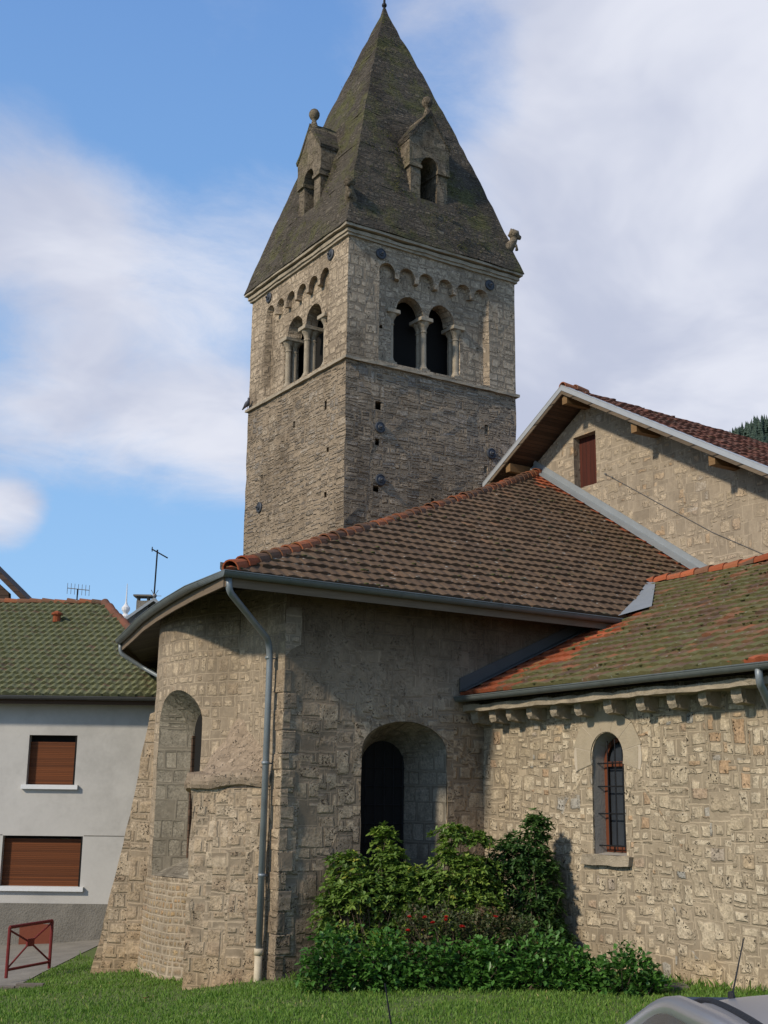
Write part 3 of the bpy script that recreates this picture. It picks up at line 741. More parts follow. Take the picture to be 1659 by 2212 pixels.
obj('cross', bm, 'iron', tower)
# dormers (all four faces); local u is centred
def dormer(D_):
    """D_(u, v, w): w outwards, measured from the wall face of the tower"""
    dm = bmesh.new(); wf = -.26
    # gabled front: two pillars carry a wider head with an arched mouth
    head = [(-.66, 19.32), (-.62, 19.22), (-.56, 19.22), (-.27, 19.22)]
    for k in range(9):
        a = math.pi * (1 - k / 8); head.append((.27 * math.cos(a), 19.26 + .30 * math.sin(a)))
    head += [(.27, 19.22), (.56, 19.22), (.62, 19.22), (.66, 19.32), (.64, 19.96), (.30, 20.45), (.14, 20.80), (-.14, 20.80), (-.30, 20.45), (-.64, 19.96)]
    add_slab(dm, head, [], wf, wf - 1.5, D_)
    for s in (-1, 1):
        a, b = sorted((s * .27, s * .59))
        add_slab(dm, [(a, 18.16), (b, 18.16), (b, 19.20), (a, 19.20)], [], wf - .03, wf - 1.1, D_)
        a2, b2 = sorted((s * .24, s * .64)); add_slab(dm, [(a2, 19.16), (b2, 19.16), (b2, 19.26), (a2, 19.26)], [], wf + .03, wf - .9, D_)
    rough(dm, .45, .03, 3.0)
    d = obj('dormer', dm, 'dressed_stone', tower)
    rm = bmesh.new()                                # stone slabs of its roof
    for s in (-1, 1):
        add_slab(rm, [(s * .66, 19.92), (s * .69, 20.03), (0, 20.95), (0, 20.80)], [], wf + .02, wf - 2.1, D_)
    rough(rm, .35, .035, 3.0); obj('roof', rm, 'spire_stone', d, keep_world=True)
    fm = bmesh.new(); c = D_(0, 20.74, wf - .12)
    add_lathe(fm, c, [(.17, 0), (.15, .12), (.09, .30), (.07, .38), (.09, .42), (.14, .47), (.175, .56), (.17, .65), (.12, .74), (.05, .79), (.01, .80)], 14)
    obj('ball_finial', fm, 'dressed_stone', d, smooth=True)
    sm = bmesh.new()                                # pale sill below the mouth running onto the spire
    add_slab(sm, [(-.42, 17.55), (.42, 17.55), (.36, 18.25), (-.36, 18.25)], [], 0, -.5, lambda u, v, w: D_(u, v, -.285 + w - (18.25 - v) * -.30))
    rough(sm, .3, .03, 3.0); obj('sill', sm, 'dressed_stone', d)
for F_ in (FS, FE, FN, FWt): dormer(lambda u, v, w, F_=F_: F_(TW / 2 + u, v, w))
tm = bmesh.new(); TLq = tm.verts.layers.float.new('tint'); rq = random.Random(21)
def tuft(u, z, F_, n=9, sz=.16):
    half = spire_half(z); w = half - TW / 2 
    for _ in range(n):
        p = F_(TW / 2 + u + rq.gauss(0, .07), z + rq.gauss(0, .07), w + .01); a = rq.uniform(0, 6.28)
        d_ = (F_.N * .6 + Vector((rq.gauss(0, .5), rq.gauss(0, .5), rq.uniform(.1, 1)))).normalized(); s_ = d_.orthogonal().normalized() * .018; L_ = sz * rq.uniform(.5, 1.2)
        v_ = [tm.verts.new(q_) for q_ in (p - s_, p + s_, p + d_ * L_ - Vector((0, 0, L_ * .2)))]; tt = rq.random()
        for q_ in v_: q_[TLq] = tt
        tm.faces.new(v_)
for F_ in (FS, FE):
    for z_ in [18.3 + .12 * k for k in range(16)]:
        for s_ in (-1, 1):
            if rq.random() < .75: tuft(s_ * rq.uniform(.72, 1.0), z_, F_)
    for _ in range(46): z_ = rq.uniform(16.9, 24.8); tuft(rq.uniform(-.9, .9) * spire_half(z_), z_, F_, 5, .10)
    for _ in range(26): tuft(rq.uniform(-.2, 1.9), rq.uniform(16.9, 17.9), F_, 6, .12)
TUFTS = tm
# corner beasts
for sx, sy in ((-1, -1), (1, -1)):
    bmz = bmesh.new(); zc = 17.58; hh = spire_half(zc) * SC - .07; o_ = Vector((sx, sy, 0)).normalized(); c = CTR + Vector((sx * hh, sy * hh, tz(zc)))
    add_tube(bmz, [c - o_ * .25 - Vector((0, 0, .1)), c + o_ * .04, c + o_ * .14 + Vector((0, 0, .16)), c + o_ * .17 + Vector((0, 0, .30))], [.20, .17, .13, .12], 10)
    add_blob(bmz, c + o_ * .18 + Vector((0, 0, .40)), .17, 2, .35, 3, (1, 1, 1.1))
    add_tube(bmz, [c + o_ * .2 + Vector((0, 0, .38)), c + o_ * .38 + Vector((0, 0, .28))], [.12, .06], 8)
    add_tube(bmz, [c + o_ * .02 + Vector((0, 0, .05)), c + o_ * .24 + Vector((0, 0, .02)), c + o_ * .26 + Vector((0, 0, -.12))], [.09, .06, .05], 6)
    for e in (-1, 1):
        s_ = o_.cross(Vector((0, 0, 1))) * e; add_tube(bmz, [c + o_ * .13 + s_ * .09 + Vector((0, 0, .48)), c + o_ * .10 + s_ * .12 + Vector((0, 0, .57))], [.05, .02], 6)
    for v in bmz.verts: v.co += Vector((noise.noise(v.co * 7), noise.noise(v.co * 7 + Vector((3, 0, 0))), noise.noise(v.co * 7 + Vector((0, 3, 0))))) * .03
    obj('carved_beast', bmz, 'dressed_stone', tower, smooth=True)
# anchor plates of the tie rods
def plate(F_, u, z, r=.145):
    bmz = bmesh.new(); c = F_(u, z, .0)
    add_lathe(bmz, c, [(r * SC, -.03), (r * SC, .045), (r * .86 * SC, .06), (r * .80 * SC, .045), (r * .5 * SC, .05), (r * .42 * SC, .085), (r * .2 * SC, .09), (r * .14 * SC, .15), (.005, .16)], 22, F_.N)
    obj('tie_plate', bmz, 'iron_plate', tower)
for u, z in ((.95, 16.24), (4.39, 16.24), (.98, 11.68), (4.40, 11.58), (1.01, 10.36)): plate(FS, u, z)
for u, z in ((.84, 16.3), (4.2, 16.3), (4.34, 10.38)): plate(FE, u, z)

_me = bpy.data.meshes.new('moss_tufts'); TUFTS.to_mesh(_me); TUFTS.free(); _me.materials.append(MATS['moss_leaf']); _o = bpy.data.objects.new('moss_tufts', _me); COL.objects.link(_o); _o.parent = spire; _o['kind'] = 'stuff'

# ------------------------------------------------------------------ nave with the big gable
XG = 22.7
nave = thing('church_nave', 'high church nave with rubble stone gable, wooden hatch and wide overhanging eaves', 'church', (XG + 8, 22, 0))
GS = .565; AY, AZ = 24.95, 14.02                    # roof slope, apex y and z of the top surface at the verge
def rz(y): return AZ - abs(y - AY) * GS
FG = Fr((XG, 0, 0), (0, 1, 0), (-1, 0, 0))
hat = [(24.64, 11.34), (25.55, 11.34), (25.55, 12.84), (24.64, 12.84)]
bm = bmesh.new()
add_slab(bm, [(12.5, 0), (30.5, 0), (30.5, rz(30.5) - .30), (AY, AZ - .30), (12.5, rz(12.5) - .30)], [hat], 0, -.5, FG)
rough(bm, .9, .012, 1.2)
obj('gable_wall', bm, 'gable_stone', nave)
bm = bmesh.new(); add_box(bm, XG + .22, XG + .27, 24.64, 25.55, 11.34, 12.84); obj('hatch', bm, 'hatch_wood', nave)
bm = bmesh.new(); add_box(bm, XG + .5, 44, 13.2, 28.5, 0, 9.2); obj('side_wall', bm, 'gable_stone', nave)
XV = 21.8                                           # verge line, 0.9 m proud of the wall
YB, YE = 12.0, 28.55                                # the north slope stops against the tower
def slope_plate(bm, x0, x1, ya, yb, t0, t1):
    """a board following one roof slope between depths t0 and t1 below its surface"""
    def P(x, y, t): return Vector((x, y, rz(y) - t))
    q = [P(x0, ya, t0), P(x0, yb, t0), P(x0, yb, t1), P(x0, ya, t1)]
    add_extr(bm, q, (x1 - x0, 0, 0))
bm = bmesh.new(); slope_plate(bm, XV, XG + .6, YB, AY, .07, .19); slope_plate(bm, XV, XG + .6, AY, YE, .07, .19)
obj('soffit', bm, 'soffit_boards', nave)
bm = bmesh.new(); slope_plate(bm, XV - .035, XV, YB, AY, -.02, .115); slope_plate(bm, XV - .035, XV, AY, YE, -.02, .115)
slope_plate(bm, XV - .04, XV + .16, YB, AY, -.045, -.025); slope_plate(bm, XV - .04, XV + .16, AY, YE, -.045, -.025)
obj('verge_flashing', bm, 'zinc_bright', nave)
bm = bmesh.new(); slope_plate(bm, XV - .02, XV + .02, YB, AY, .118, .22); slope_plate(bm, XV - .02, XV + .02, AY, YE, .118, .22)
obj('bargeboard', bm, 'fascia_wood', nave)
cs = math.cos(math.atan(GS))
def roof_hit(px, py):
    d = ray(px, py); n_ = Vector((0, -GS, 1)); k_ = AZ - AY * GS; t_ = (k_ - n_.dot(EYE)) / n_.dot(d); return EYE + d * t_
_h1, _h2 = roof_hit(1262, 852), roof_hit(1700, 975)
def _uv(p): return (p.x - XV - .1, (p.y - YB) / cs)
_m = (_uv(_h2)[0] - _uv(_h1)[0]) / (_uv(_h2)[1] - _uv(_h1)[1]); _top = (AY - YB) / cs
nave_poly = [(0, 0), (_uv(_h1)[0] - _m * _uv(_h1)[1], 0), (max(.25, _uv(_h1)[0] + _m * (_top - _uv(_h1)[1])), _top), (0, _top)]
print('NAVEPOLY', nave_poly)
tile_roof('roof', 'tiles_red', nave, (XV + .1, YB, rz(YB) + .0), (1, 0, 0), (0, cs, cs * GS), nave_poly, w=.24, row=.35)
bm = bmesh.new(); add_poly(bm, [(XV + .1, AY, AZ), (XV + 1.0, AY, AZ), (30, YE, rz(YE)), (XV + .1, YE, rz(YE))]); obj('roof', bm, 'tiles_red', nave, fresh=lambda c: 0)
ridge_tiles('ridge_tiles', (XV, AY, AZ + .0), (XV + .9, AY, AZ + .0), nave)
for y in (24.93, 22.30, 19.76, 27.45, 17.2):
    bm = bmesh.new(); zt = rz(y) - .195 - (.03 if y != 24.93 else .05); add_box(bm, XV + .06, XG + .3, y - .10, y + .10, zt - .24, zt); obj('purlin', bm, 'beam_wood', nave)
# thin cable stretched across the gable
def G_(px, py):
    d = ray(px, py); t = (XG - .03 - EYE.x) / d.x; return EYE + d * t
bm = bmesh.new(); add_tube(bm, [G_(1305, 1022), G_(1420, 1085), G_(1540, 1150), G_(1650, 1197)], .007, 5)
add_blob(bm, G_(1308, 1024), .035, 1, 0); add_blob(bm, G_(1322, 1031), .03, 1, 0)
obj('cable', bm, 'wire', nave)

# ------------------------------------------------------------------ choir and apse
choir = thing('church_choir', 'low stone choir with rounded apse under a broad brown tiled roof', 'church', (13, 21, 0))
YS = 18.62
FSW = Fr((0, YS, 0), (1, 0, 0), (0, -1, 0))
n_out = arch(12.455, .90, 3.62, .54, .95, 18); n_in = arch(12.62, .46, 3.42, .44, 1.15, 18)
bm = bmesh.new()
add_slab(bm, [(10.0, -.8), (XG, -.8), (XG, 6.55), (10.0, 6.55)], [n_out], 0, -.02, FSW)
rough(bm, .35, .022, 1.6)
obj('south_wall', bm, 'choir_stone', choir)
bm = bmesh.new(); loft(bm, [FSW(u, v, -.02) for u, v in n_out], [FSW(u, v, -1.0) for u, v in n_in])
bmesh.ops.recalc_face_normals(bm, faces=bm.faces[:])
niche = obj('window_niche', bm, 'niche_stone', choir, smooth=False)
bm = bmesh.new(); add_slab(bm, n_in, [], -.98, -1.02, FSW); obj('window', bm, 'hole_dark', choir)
# iron mesh over the dark window
bm = bmesh.new()
for k in range(5):
    u = 12.62 - .40 + k * .2; add_tube(bm, [FSW(u, 1.15, -.93), FSW(u, 3.42 + .42 * math.sqrt(max(0, 1 - ((u - 12.62) / .46) ** 2)), -.93)], .008, 5)
for k in range(7): add_tube(bm, [FSW(12.17, 1.4 + k * .33, -.94), FSW(13.07, 1.4 + k * .33, -.94)], .007, 5)
obj('window_grille', bm, 'iron', choir)
# east wall between the corner and the apse
ACX, ACY, AR = 12.65, 22.15, 3.2
FEW = Fr((10.0, 0, 0), (0, 1, 0), (-1, 0, 0))
yj = ACY - math.sqrt(AR ** 2 - (ACX - 10.0) ** 2)
bm = bmesh.new(); add_slab(bm, [(YS + .001, -.9), (yj + .06, -.9), (yj + .06, 6.5), (YS + .001, 6.5)], [], .0, -.3, FEW); rough(bm, .3, .02, 1.8)
obj('east_wall', bm, 'apse_stone', choir)
bm = bmesh.new()                                    # corner quoins, alternately long and short
z = -.7; k = 0
while z < 4.7:
    h = RNG.uniform(.26, .40); a, b = (.50, .24) if k % 2 else (.28, .42)
    add_box(bm, 9.978, 10.0 + a * .5, YS - .018, YS + b * .75, z + .005, z + h - .005, bevel=.02); z += h; k += 1
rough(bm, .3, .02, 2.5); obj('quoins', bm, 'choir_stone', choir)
# apse drum
def cyl(u, v, w): 
    a = math.pi + u / AR; r = AR + w; return Vector((ACX + r * math.cos(a), ACY - r * math.sin(a), v)) if False else Vector((ACX + r * math.cos(a), ACY + r * math.sin(a), v))
def cu(y):                                          # arc coordinate (positive towards the viewer's right, i.e. smaller y)
    return AR * math.asin((ACY - y) / AR)
uw0, uw1 = cu(22.64), cu(21.05); uwc, uwh = (uw0 + uw1) / 2, (uw1 - uw0) / 2
a_out = arch(uwc, uwh, 4.10, .66, 1.40, 16)
bm = bmesh.new()
outer = [(-4.9, 1.36), (cu(yj), 1.36), (cu(yj), 6.5), (-4.9, 6.5)]
loops = [[Vector((p[0], p[1], 0)) for p in l] for l in (outer, a_out)]
flat = [p for l in loops for p in l]; vs = [bm.verts.new(p) for p in flat]
for a, b, c in tessellate_polygon(loops):
    try: bm.faces.new((vs[a], vs[b], vs[c]))
    except ValueError: pass
def to_cyl(bm, step=.16):
    x = -4.9 + step
    while x < 3.0:
        bmesh.ops.bisect_plane(bm, geom=bm.verts[:] + bm.edges[:] + bm.faces[:], plane_co=(x, 0, 0), plane_no=(1, 0, 0)); x += step
    z = -.8
    while z < 6.5:
        bmesh.ops.bisect_plane(bm, geom=bm.verts[:] + bm.edges[:] + bm.faces[:], plane_co=(0, z, 0), plane_no=(0, 1, 0)); z += .3
    L = bm.loops.layers.uv.new('UVMap')
    for f in bm.faces:
        for l in f.loops: l[L].uv = (l.vert.co.x, l.vert.co.y)
    for v in bm.verts:
        u, z_ = v.co.x, v.co.y; v.co = cyl(u, z_, .022 * noise.noise(Vector((u * 1.8, z_ * 1.8, 4))) + .01 * noise.noise(Vector((u * 6, z_ * 6, 4))))
    bmesh.ops.recalc_face_normals(bm, faces=bm.faces[:])
    c = bm.faces[0] if False else None
to_cyl(bm)
bm.faces.ensure_lookup_table()
if sum((f.calc_center_median() - Vector((ACX, ACY, 3))).dot(f.normal) for f in bm.faces) < 0: bmesh.ops.reverse_faces(bm, faces=bm.faces[:])
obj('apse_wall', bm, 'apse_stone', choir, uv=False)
bm = bmesh.new(); add_poly(bm, [(-4.9, -.9, 0), (cu(yj), -.9, 0), (cu(yj), 1.36, 0), (-4.9, 1.36, 0)]); to_cyl(bm)
for v in bm.verts:
    d = Vector((v.co.x - ACX, v.co.y - ACY, 0)).normalized(); k = max(0, 1.36 - v.co.z); v.co += d * (.012 + .05 * k)
if sum((f.calc_center_median() - Vector((ACX, ACY, 3))).dot(f.normal) for f in bm.faces) < 0: bmesh.ops.reverse_faces(bm, faces=bm.faces[:])
obj('apse_base', bm, 'apse_small_stone', choir, uv=False)
# splayed apse window
iy0, iy1 = 22.20, 21.50
a_in = [(iy0, 1.72), (iy1, 1.72)]
icy, ihw = (iy0 + iy1) / 2, (iy0 - iy1) / 2
for k in range(17):
    a = math.pi * k / 16; a_in.append((icy - ihw * math.cos(a), 3.95 + .42 * math.sin(a)))
XW = 10.02
bm = bmesh.new(); loft(bm, [cyl(u, v, 0) for u, v in a_out], [Vector((XW, y, z)) for y, z in a_in]); bmesh.ops.recalc_face_normals(bm, faces=bm.faces[:])
bm.faces.ensure_lookup_table()
obj('window_niche', bm, 'niche_stone', choir)
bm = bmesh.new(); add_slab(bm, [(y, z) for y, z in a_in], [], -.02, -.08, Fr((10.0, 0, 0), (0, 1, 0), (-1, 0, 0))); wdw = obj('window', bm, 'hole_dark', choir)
bm = bmesh.new()
for y in (iy0 - .03, iy1 + .03): add_box(bm, XW - .05, XW + .02, y - .03, y + .03, 1.72, 3.95)
obj('frame', bm, 'soffit_boards', wdw)
# diagonal pier at the junction of wall and apse
bm = bmesh.new()
fp = [(9.03, 20.0), (9.985, 18.99), (10.12, 19.02), (10.12, 20.7), (9.62, 21.0)]
zb, zt = -.7, 2.98
bmv0 = [bm.verts.new((x - (.03 if i < 2 else 0), y - (.03 if i < 2 else 0), zb)) for i, (x, y) in enumerate(fp)]; bmv1 = [bm.verts.new((x, y, zt)) for x, y in fp]
for i in range(5): bm.faces.new((bmv0[i], bmv0[(i + 1) % 5], bmv1[(i + 1) % 5], bmv1[i]))
bm.faces.new(bmv1); bmesh.ops.recalc_face_normals(bm, faces=bm.faces[:])
rough(bm, .24, .045, 1.8)
pier = obj('buttress', bm, 'buttress_stone', choir)
bm = bmesh.new()                                    # worn weathering: a lip, then a mound of mortar running up to the wall
ys_w = [18.96 + 2.1 * k / 34 for k in range(35)]; zs_w = [2.94, 2.96, 3.02, 3.08, 3.14, 3.19] + [3.22 + 1.25 * k / 20 for k in range(21)]; gw = {}
for a, y in enumerate(ys_w):
    foot = float(np.interp(y, [18.96, 19.04, 19.3, 20.0, 20.5, 21.06], [-.03, .06, .34, 1.03, .84, .52]))
    hy = float(np.interp(y, [18.96, 19.4, 20.0, 20.45, 20.8, 21.06], [.15, .55, 1.0, 1.22, .9, .5])) * (1 + .25 * noise.noise(Vector((y * 3, 1, 0))))
    lz = .05 * noise.noise(Vector((y * 2.5, 5, 5))) - .06 * (y - 20)
    for b_, z in enumerate(zs_w):
        if z < 3.2: dep = foot + .055 * math.sin(math.pi * min(1, (z - 2.93) / .28)) + .03 * noise.noise(Vector((y * 4, z * 5, 2)))
        else:
            k_ = max(0, 1 - (z - 3.16) / hy); dep = foot * (.86 * k_ ** 1.35) + .07 * noise.noise(Vector((y * 3.1, z * 3.1, 2))) * min(1, k_ * 3) + .03 * noise.noise(Vector((y * 8, z * 8, 2))) - .04
        if z <= 2.94: dep -= .10
        gw[a, b_] = bm.verts.new((10.0 - dep, y, z + lz + .04 * noise.noise(Vector((y * 5, z, 7)))))
for a in range(34):
    for b_ in range(len(zs_w) - 1): bm.faces.new((gw[a, b_], gw[a, b_ + 1], gw[a + 1, b_ + 1], gw[a + 1, b_]))
add_poly(bm, [(10.0, 18.96, 2.95)] + [gw[a, 0].co.copy() for a in range(35)] + [(10.0, 21.06, 2.95)])
bmesh.ops.recalc_face_normals(bm, faces=bm.faces[:])
if sum(f.normal.x for f in bm.faces) > 0: bmesh.ops.reverse_faces(bm, faces=bm.faces[:])
obj('weathering', bm, 'mound_stone', pier)
# raking buttress on the far side of the apse
bm = bmesh.new()
pts = [(8.72, 23.4, -.9), (9.35, 23.4, 2.5), (9.62, 23.4, 4.42), (9.95, 23.4, 4.62), (10.4, 23.4, 4.7), (10.4, 23.4, -.9)]
dr = Vector((-.75, .66, 0)).normalized(); sd = Vector((.66, .75, 0)).normalized(); o_ = Vector((9.70, 23.12, 0))
pts = [(1.20, -.9), (.50, 2.5), (.20, 4.40), (-.15, 4.55), (-.8, 4.7), (-.8, -.9)]
add_extr(bm, [o_ + dr * a_ + Vector((0, 0, z_)) for a_, z_ in pts], sd * 1.1); rough(bm, .28, .035, 1.8)
obj('buttress', bm, 'buttress_stone', choir)
# roof
EY, EZ = 18.02, 6.34; SA = .64; PY = 27.06; PZ = EZ + SA * (PY - EY)
ca = math.cos(math.atan(SA)); X1 = 8.55
HIPL = Vector((XG - X1, PY - EY, 0))
sl = (PY - EY) / ca
def fresh_choir(c):
    # new orange tiles beside the flashing at the gable, at the hip corner and next to the chapel ridge
    d1 = XG - c.x; f = max(0, 1 - d1 / .75)
    if c.y > 25.6: f = max(f, 1 - d1 / 1.6)
    f = max(f, 1 - ((c.x - X1) ** 2 + (c.y - EY) ** 2) ** .5 / .35)
    return f
tile_roof('roof', 'tiles_brown', choir, (X1, EY, EZ + .02), (1, 0, 0), (0, ca, ca * SA), [(0, 0), (XG - X1, 0), (XG - X1, sl)], w=.225, row=.335, fresh=fresh_choir)
eave = [Vector(p) for p in ((8.55, 18.02, EZ), (8.74, 19.6, EZ), (8.97, 21.0, EZ), (9.22, 22.3, EZ), (9.55, 23.8, EZ), (9.97, 25.4, EZ), (10.45, 27.3, EZ), (12.2, 30.5, EZ), (15.5, 32.5, EZ))]
P_ = Vector((XG, PY, PZ))
bm = bmesh.new()
for a, b in zip(eave, eave[1:]): add_poly(bm, [a + Vector((0, 0, .02)), P_, b + Vector((0, 0, .02))])
rb = obj('roof', bm, 'tiles_brown', choir, uvf=lambda p, n: (p.y / .225, p.z / .18), fresh=lambda c: 0)
bm = bmesh.new()                                    # boarded underside of the overhang, following the slopes
def inset(p, d): 
    v = (Vector((14, 24, 0)) - Vector((p.x, p.y, 0))).normalized(); q = p + v * d; q.z = p.z + .0; return q
lowpts = [e + Vector((0, 0, -.09)) for e in eave]; inner = [inset(e, 2.6) + Vector((0, 0, .55)) for e in eave]
for i in range(len(eave) - 1): add_poly(bm, [lowpts[i], inner[i], inner[i + 1], lowpts[i + 1]])
add_poly(bm, [Vector((X1, EY, EZ - .09)), Vector((X1 + 2.0, EY + 2.2, EZ + .46)), Vector((XG, EY + 1.2, EZ - .09 + .7)), Vector((XG, EY, EZ - .09))])
obj('soffit', bm, 'soffit_grey', choir)
bm = bmesh.new()
def strip(bm, pts, z0, z1, out):
    for a, b in zip(pts, pts[1:]):
        d = (b - a).normalized(); s = d.cross(Vector((0, 0, 1))) * out
        add_extr(bm, [a + s * 0 + Vector((0, 0, z0)), b + Vector((0, 0, z0)), b + Vector((0, 0, z1)), a + Vector((0, 0, z1))], s.normalized() * -.03)
strip(bm, eave, -.25, .01, 1); strip(bm, [Vector((17.6, EY, EZ)), Vector((X1, EY, EZ))], -.25, .01, 1)
obj('fascia', bm, 'fascia_wood', choir)
bm = bmesh.new()
for k in range(26):                                 # rafter ends under the eave
    x = X1 + .25 + k * .36
    add_extr(bm, [Vector((x, EY + .05, EZ - .12)), Vector((x, EY + .75, EZ - .12 + .42)), Vector((x, EY + .75, EZ - .24 + .42)), Vector((x, EY + .05, EZ - .22))], (.07, 0, 0))
obj('rafter_ends', bm, 'soffit_grey', choir)
go = .085
gp = [Vector((17.35, EY - .10, EZ - .045)), Vector((X1 - .09, EY - .10, EZ - .02))] + [e + Vector((-.10, 0, -.02)) for e in eave[1:7]]
gutter('gutter', gp, choir, r=.088, seams=2.2)
ridge_tiles('ridge_tiles', (X1 + .12, EY + .08, EZ + .08), P_ + Vector((0, 0, .06)), choir, r=.135, step=.38, sag=.07,
            fresh=lambda c: max(0, 1 - (c - Vector((X1, EY, EZ))).length / 1.3) + max(0, 1 - (c - P_).length / 1.2) + (.30 if noise.noise(c * 1.7) > .12 else 0))
# lead flashing against the gable
bm = bmesh.new()
def A_at(x, y, h=0): return Vector((x, y, EZ + SA * (y - EY) + h))
add_extr(bm, [A_at(XG - .34, 19.9, .10), A_at(XG - .34, PY - .0, .10), A_at(XG - .03, PY + .22, .16), A_at(XG - .03, 19.9, .16)], (0, 0, -.02))
add_extr(bm, [A_at(XG - .03, 19.9, .16), A_at(XG - .03, PY + .22, .16), A_at(XG - .03, PY + .22, .34), A_at(XG - .03, 19.9, .34)], (.025, 0, 0))
obj('flashing', bm, 'lead_flashing', choir)
# downpipe at the corner
bm = bmesh.new()
pp = [Vector((8.60, 18.0, 6.24)), Vector((8.62, 18.0, 6.02)), Vector((9.80, 18.86, 5.42)), Vector((9.86, 18.90, 5.15)), Vector((9.84, 18.92, .36))]
add_tube(bm, bend(pp, .13, 6), .055, 14)
for z_ in (5.1, 3.35, 1.55): add_tube(bm, [Vector((9.85, 18.915, z_)), Vector((9.85, 18.915, z_ + .05))], .066, 14); add_tube(bm, [Vector((9.85, 18.915, z_ + .02)), Vector((10.03, 18.95, z_ + .02))], .012, 6)
dp = obj('downpipe', bm, 'zinc', choir, smooth=True)
bm = bmesh.new(); add_tube(bm, [Vector((9.84, 18.92, .40)), Vector((9.83, 18.92, -.5))], .064, 14); add_tube(bm, [Vector((9.84, 18.92, .34)), Vector((9.84, 18.92, .44))], .078, 14)
obj('pipe_foot', bm, 'cast_iron_beige', dp, smooth=True)
bm = bmesh.new()                                    # short spout at the far end of the apse gutter
g0 = gp[-1]; pp = [g0 + Vector((.02, -.05, -.06)), g0 + Vector((.03, -.05, -.30)), g0 + Vector((.55, -.25, -.62)), Vector((11.2, 26.3, 5.35)), Vector((11.2, 26.3, 3))]
add_tube(bm, bend(pp, .12, 6), .05, 12); obj('downpipe', bm, 'zinc', choir, smooth=True)

# ------------------------------------------------------------------ side chapel
chapel = thing('side_chapel', 'low stone side chapel with arched barred window and corbelled eaves', 'chapel', (17, 14, 0))
XN = 14.18; FN_ = Fr((XN, 0, 0), (0, -1, 0), (-1, 0, 0))   # u = -y
SN = .46; NEX, NEZ = 13.66, 4.68; RX = 20.0
def nz_(x): return NEZ + SN * (x - NEX)
w_out = arch(-15.33, .375, 3.52, .385, 1.98, 16); w_in = arch(-15.36, .34, 3.45, .38, 2.02, 16)
bm = bmesh.new(); add_slab(bm, [(-YS - .3, -.6), (-11.6, -.6), (-11.6, 4.62), (-YS - .3, 4.62)], [w_out], 0, -.03, FN_); rough(bm, .4, .018, 1.6)
obj('wall', bm, 'chapel_stone', chapel)
bm = bmesh.new(); add_box(bm, XN + .1, XG, 11.6, 11.9, -.5, 4.6); add_extr(bm, [Vector((XN + .1, 11.6, 4.6)), Vector((RX, 11.6, nz_(RX) - .1)), Vector((XG, 11.6, 6.6)), Vector((XG, 11.6, 4.6))], (0, .3, 0))
obj('wall', bm, 'chapel_stone', chapel)
bm = bmesh.new(); loft(bm, [FN_(u, v, -.03) for u, v in w_out], [FN_(u, v, -.34) for u, v in w_in]); bmesh.ops.recalc_face_normals(bm, faces=bm.faces[:])
obj('window_reveal', bm, 'plaster_reveal', chapel)
bm = bmesh.new(); add_slab(bm, w_in, [], -.335, -.36, FN_); win = obj('window', bm, 'window_glass', chapel)
bm = bmesh.new()
fo = arch(-15.36, .34, 3.45, .38, 2.02, 16); fi = arch(-15.36, .27, 3.45, .31, 2.10, 16); add_slab(bm, fo, [fi], -.27, -.33, FN_)
add_slab(bm, [(-15.63, 3.37), (-15.09, 3.37), (-15.09, 3.45), (-15.63, 3.45)], [], -.272, -.33, FN_)
obj('frame', bm, 'frame_wood', win)
bm = bmesh.new()
for u in (-15.50, -15.32, -15.14): add_tube(bm, [FN_(u, 2.05, -.16), FN_(u, 3.45 + .36 * math.sqrt(max(0, 1 - ((u + 15.36) / .34) ** 2)), -.16)], .011, 6)
for v in (2.12, 2.62, 3.05, 3.42): add_tube(bm, [FN_(-15.74, v, -.10), FN_(-15.66, v, -.16), FN_(-15.0, v, -.16)], .012, 6)
obj('iron_bars', bm, 'iron', win)
bm = bmesh.new(); add_slab(bm, [(-15.93, 1.82), (-14.84, 1.82), (-14.80, 1.97), (-15.88, 1.985)], [], .10, -.4, FN_); rough(bm, .12, .02, 5)
obj('window_sill', bm, 'moulding_stone', chapel)
bm = bmesh.new()                                    # smooth voussoirs round the head
nV = 7; a0, a1 = -.10 * math.pi, 1.10 * math.pi
for k in range(nV):
    b0 = a0 + (a1 - a0) * k / nV + .010; b1 = a0 + (a1 - a0) * (k + 1) / nV - .010; ro = .82 if 0 < k < nV - 1 else .74
    q = [(-15.33 + .385 * math.cos(b0 + (b1 - b0) * t / 4), 3.52 + .395 * math.sin(b0 + (b1 - b0) * t / 4)) for t in range(5)]
    q += [(-15.33 + ro * 1.0 * math.cos(b1), 3.52 + ro * .92 * math.sin(b1)), (-15.33 + ro * math.cos(b0), 3.52 + ro * .92 * math.sin(b0))]
    add_slab(bm, q, [], .018, -.01, FN_)
va_ = obj('window_arch', bm, 'voussoir_stone', chapel)
bm = bmesh.new(); q = [(-15.33 + .388 * math.cos(a0 + (a1 - a0) * t / 24), 3.52 + .398 * math.sin(a0 + (a1 - a0) * t / 24)) for t in range(25)] + [(-15.33 + .79 * math.cos(a1 + (a0 - a1) * t / 24), 3.52 + .79 * .92 * math.sin(a1 + (a0 - a1) * t / 24)) for t in range(25)]
add_slab(bm, q, [], .013, -.01, FN_); obj('mortar_joints', bm, 'mortar_light', va_)
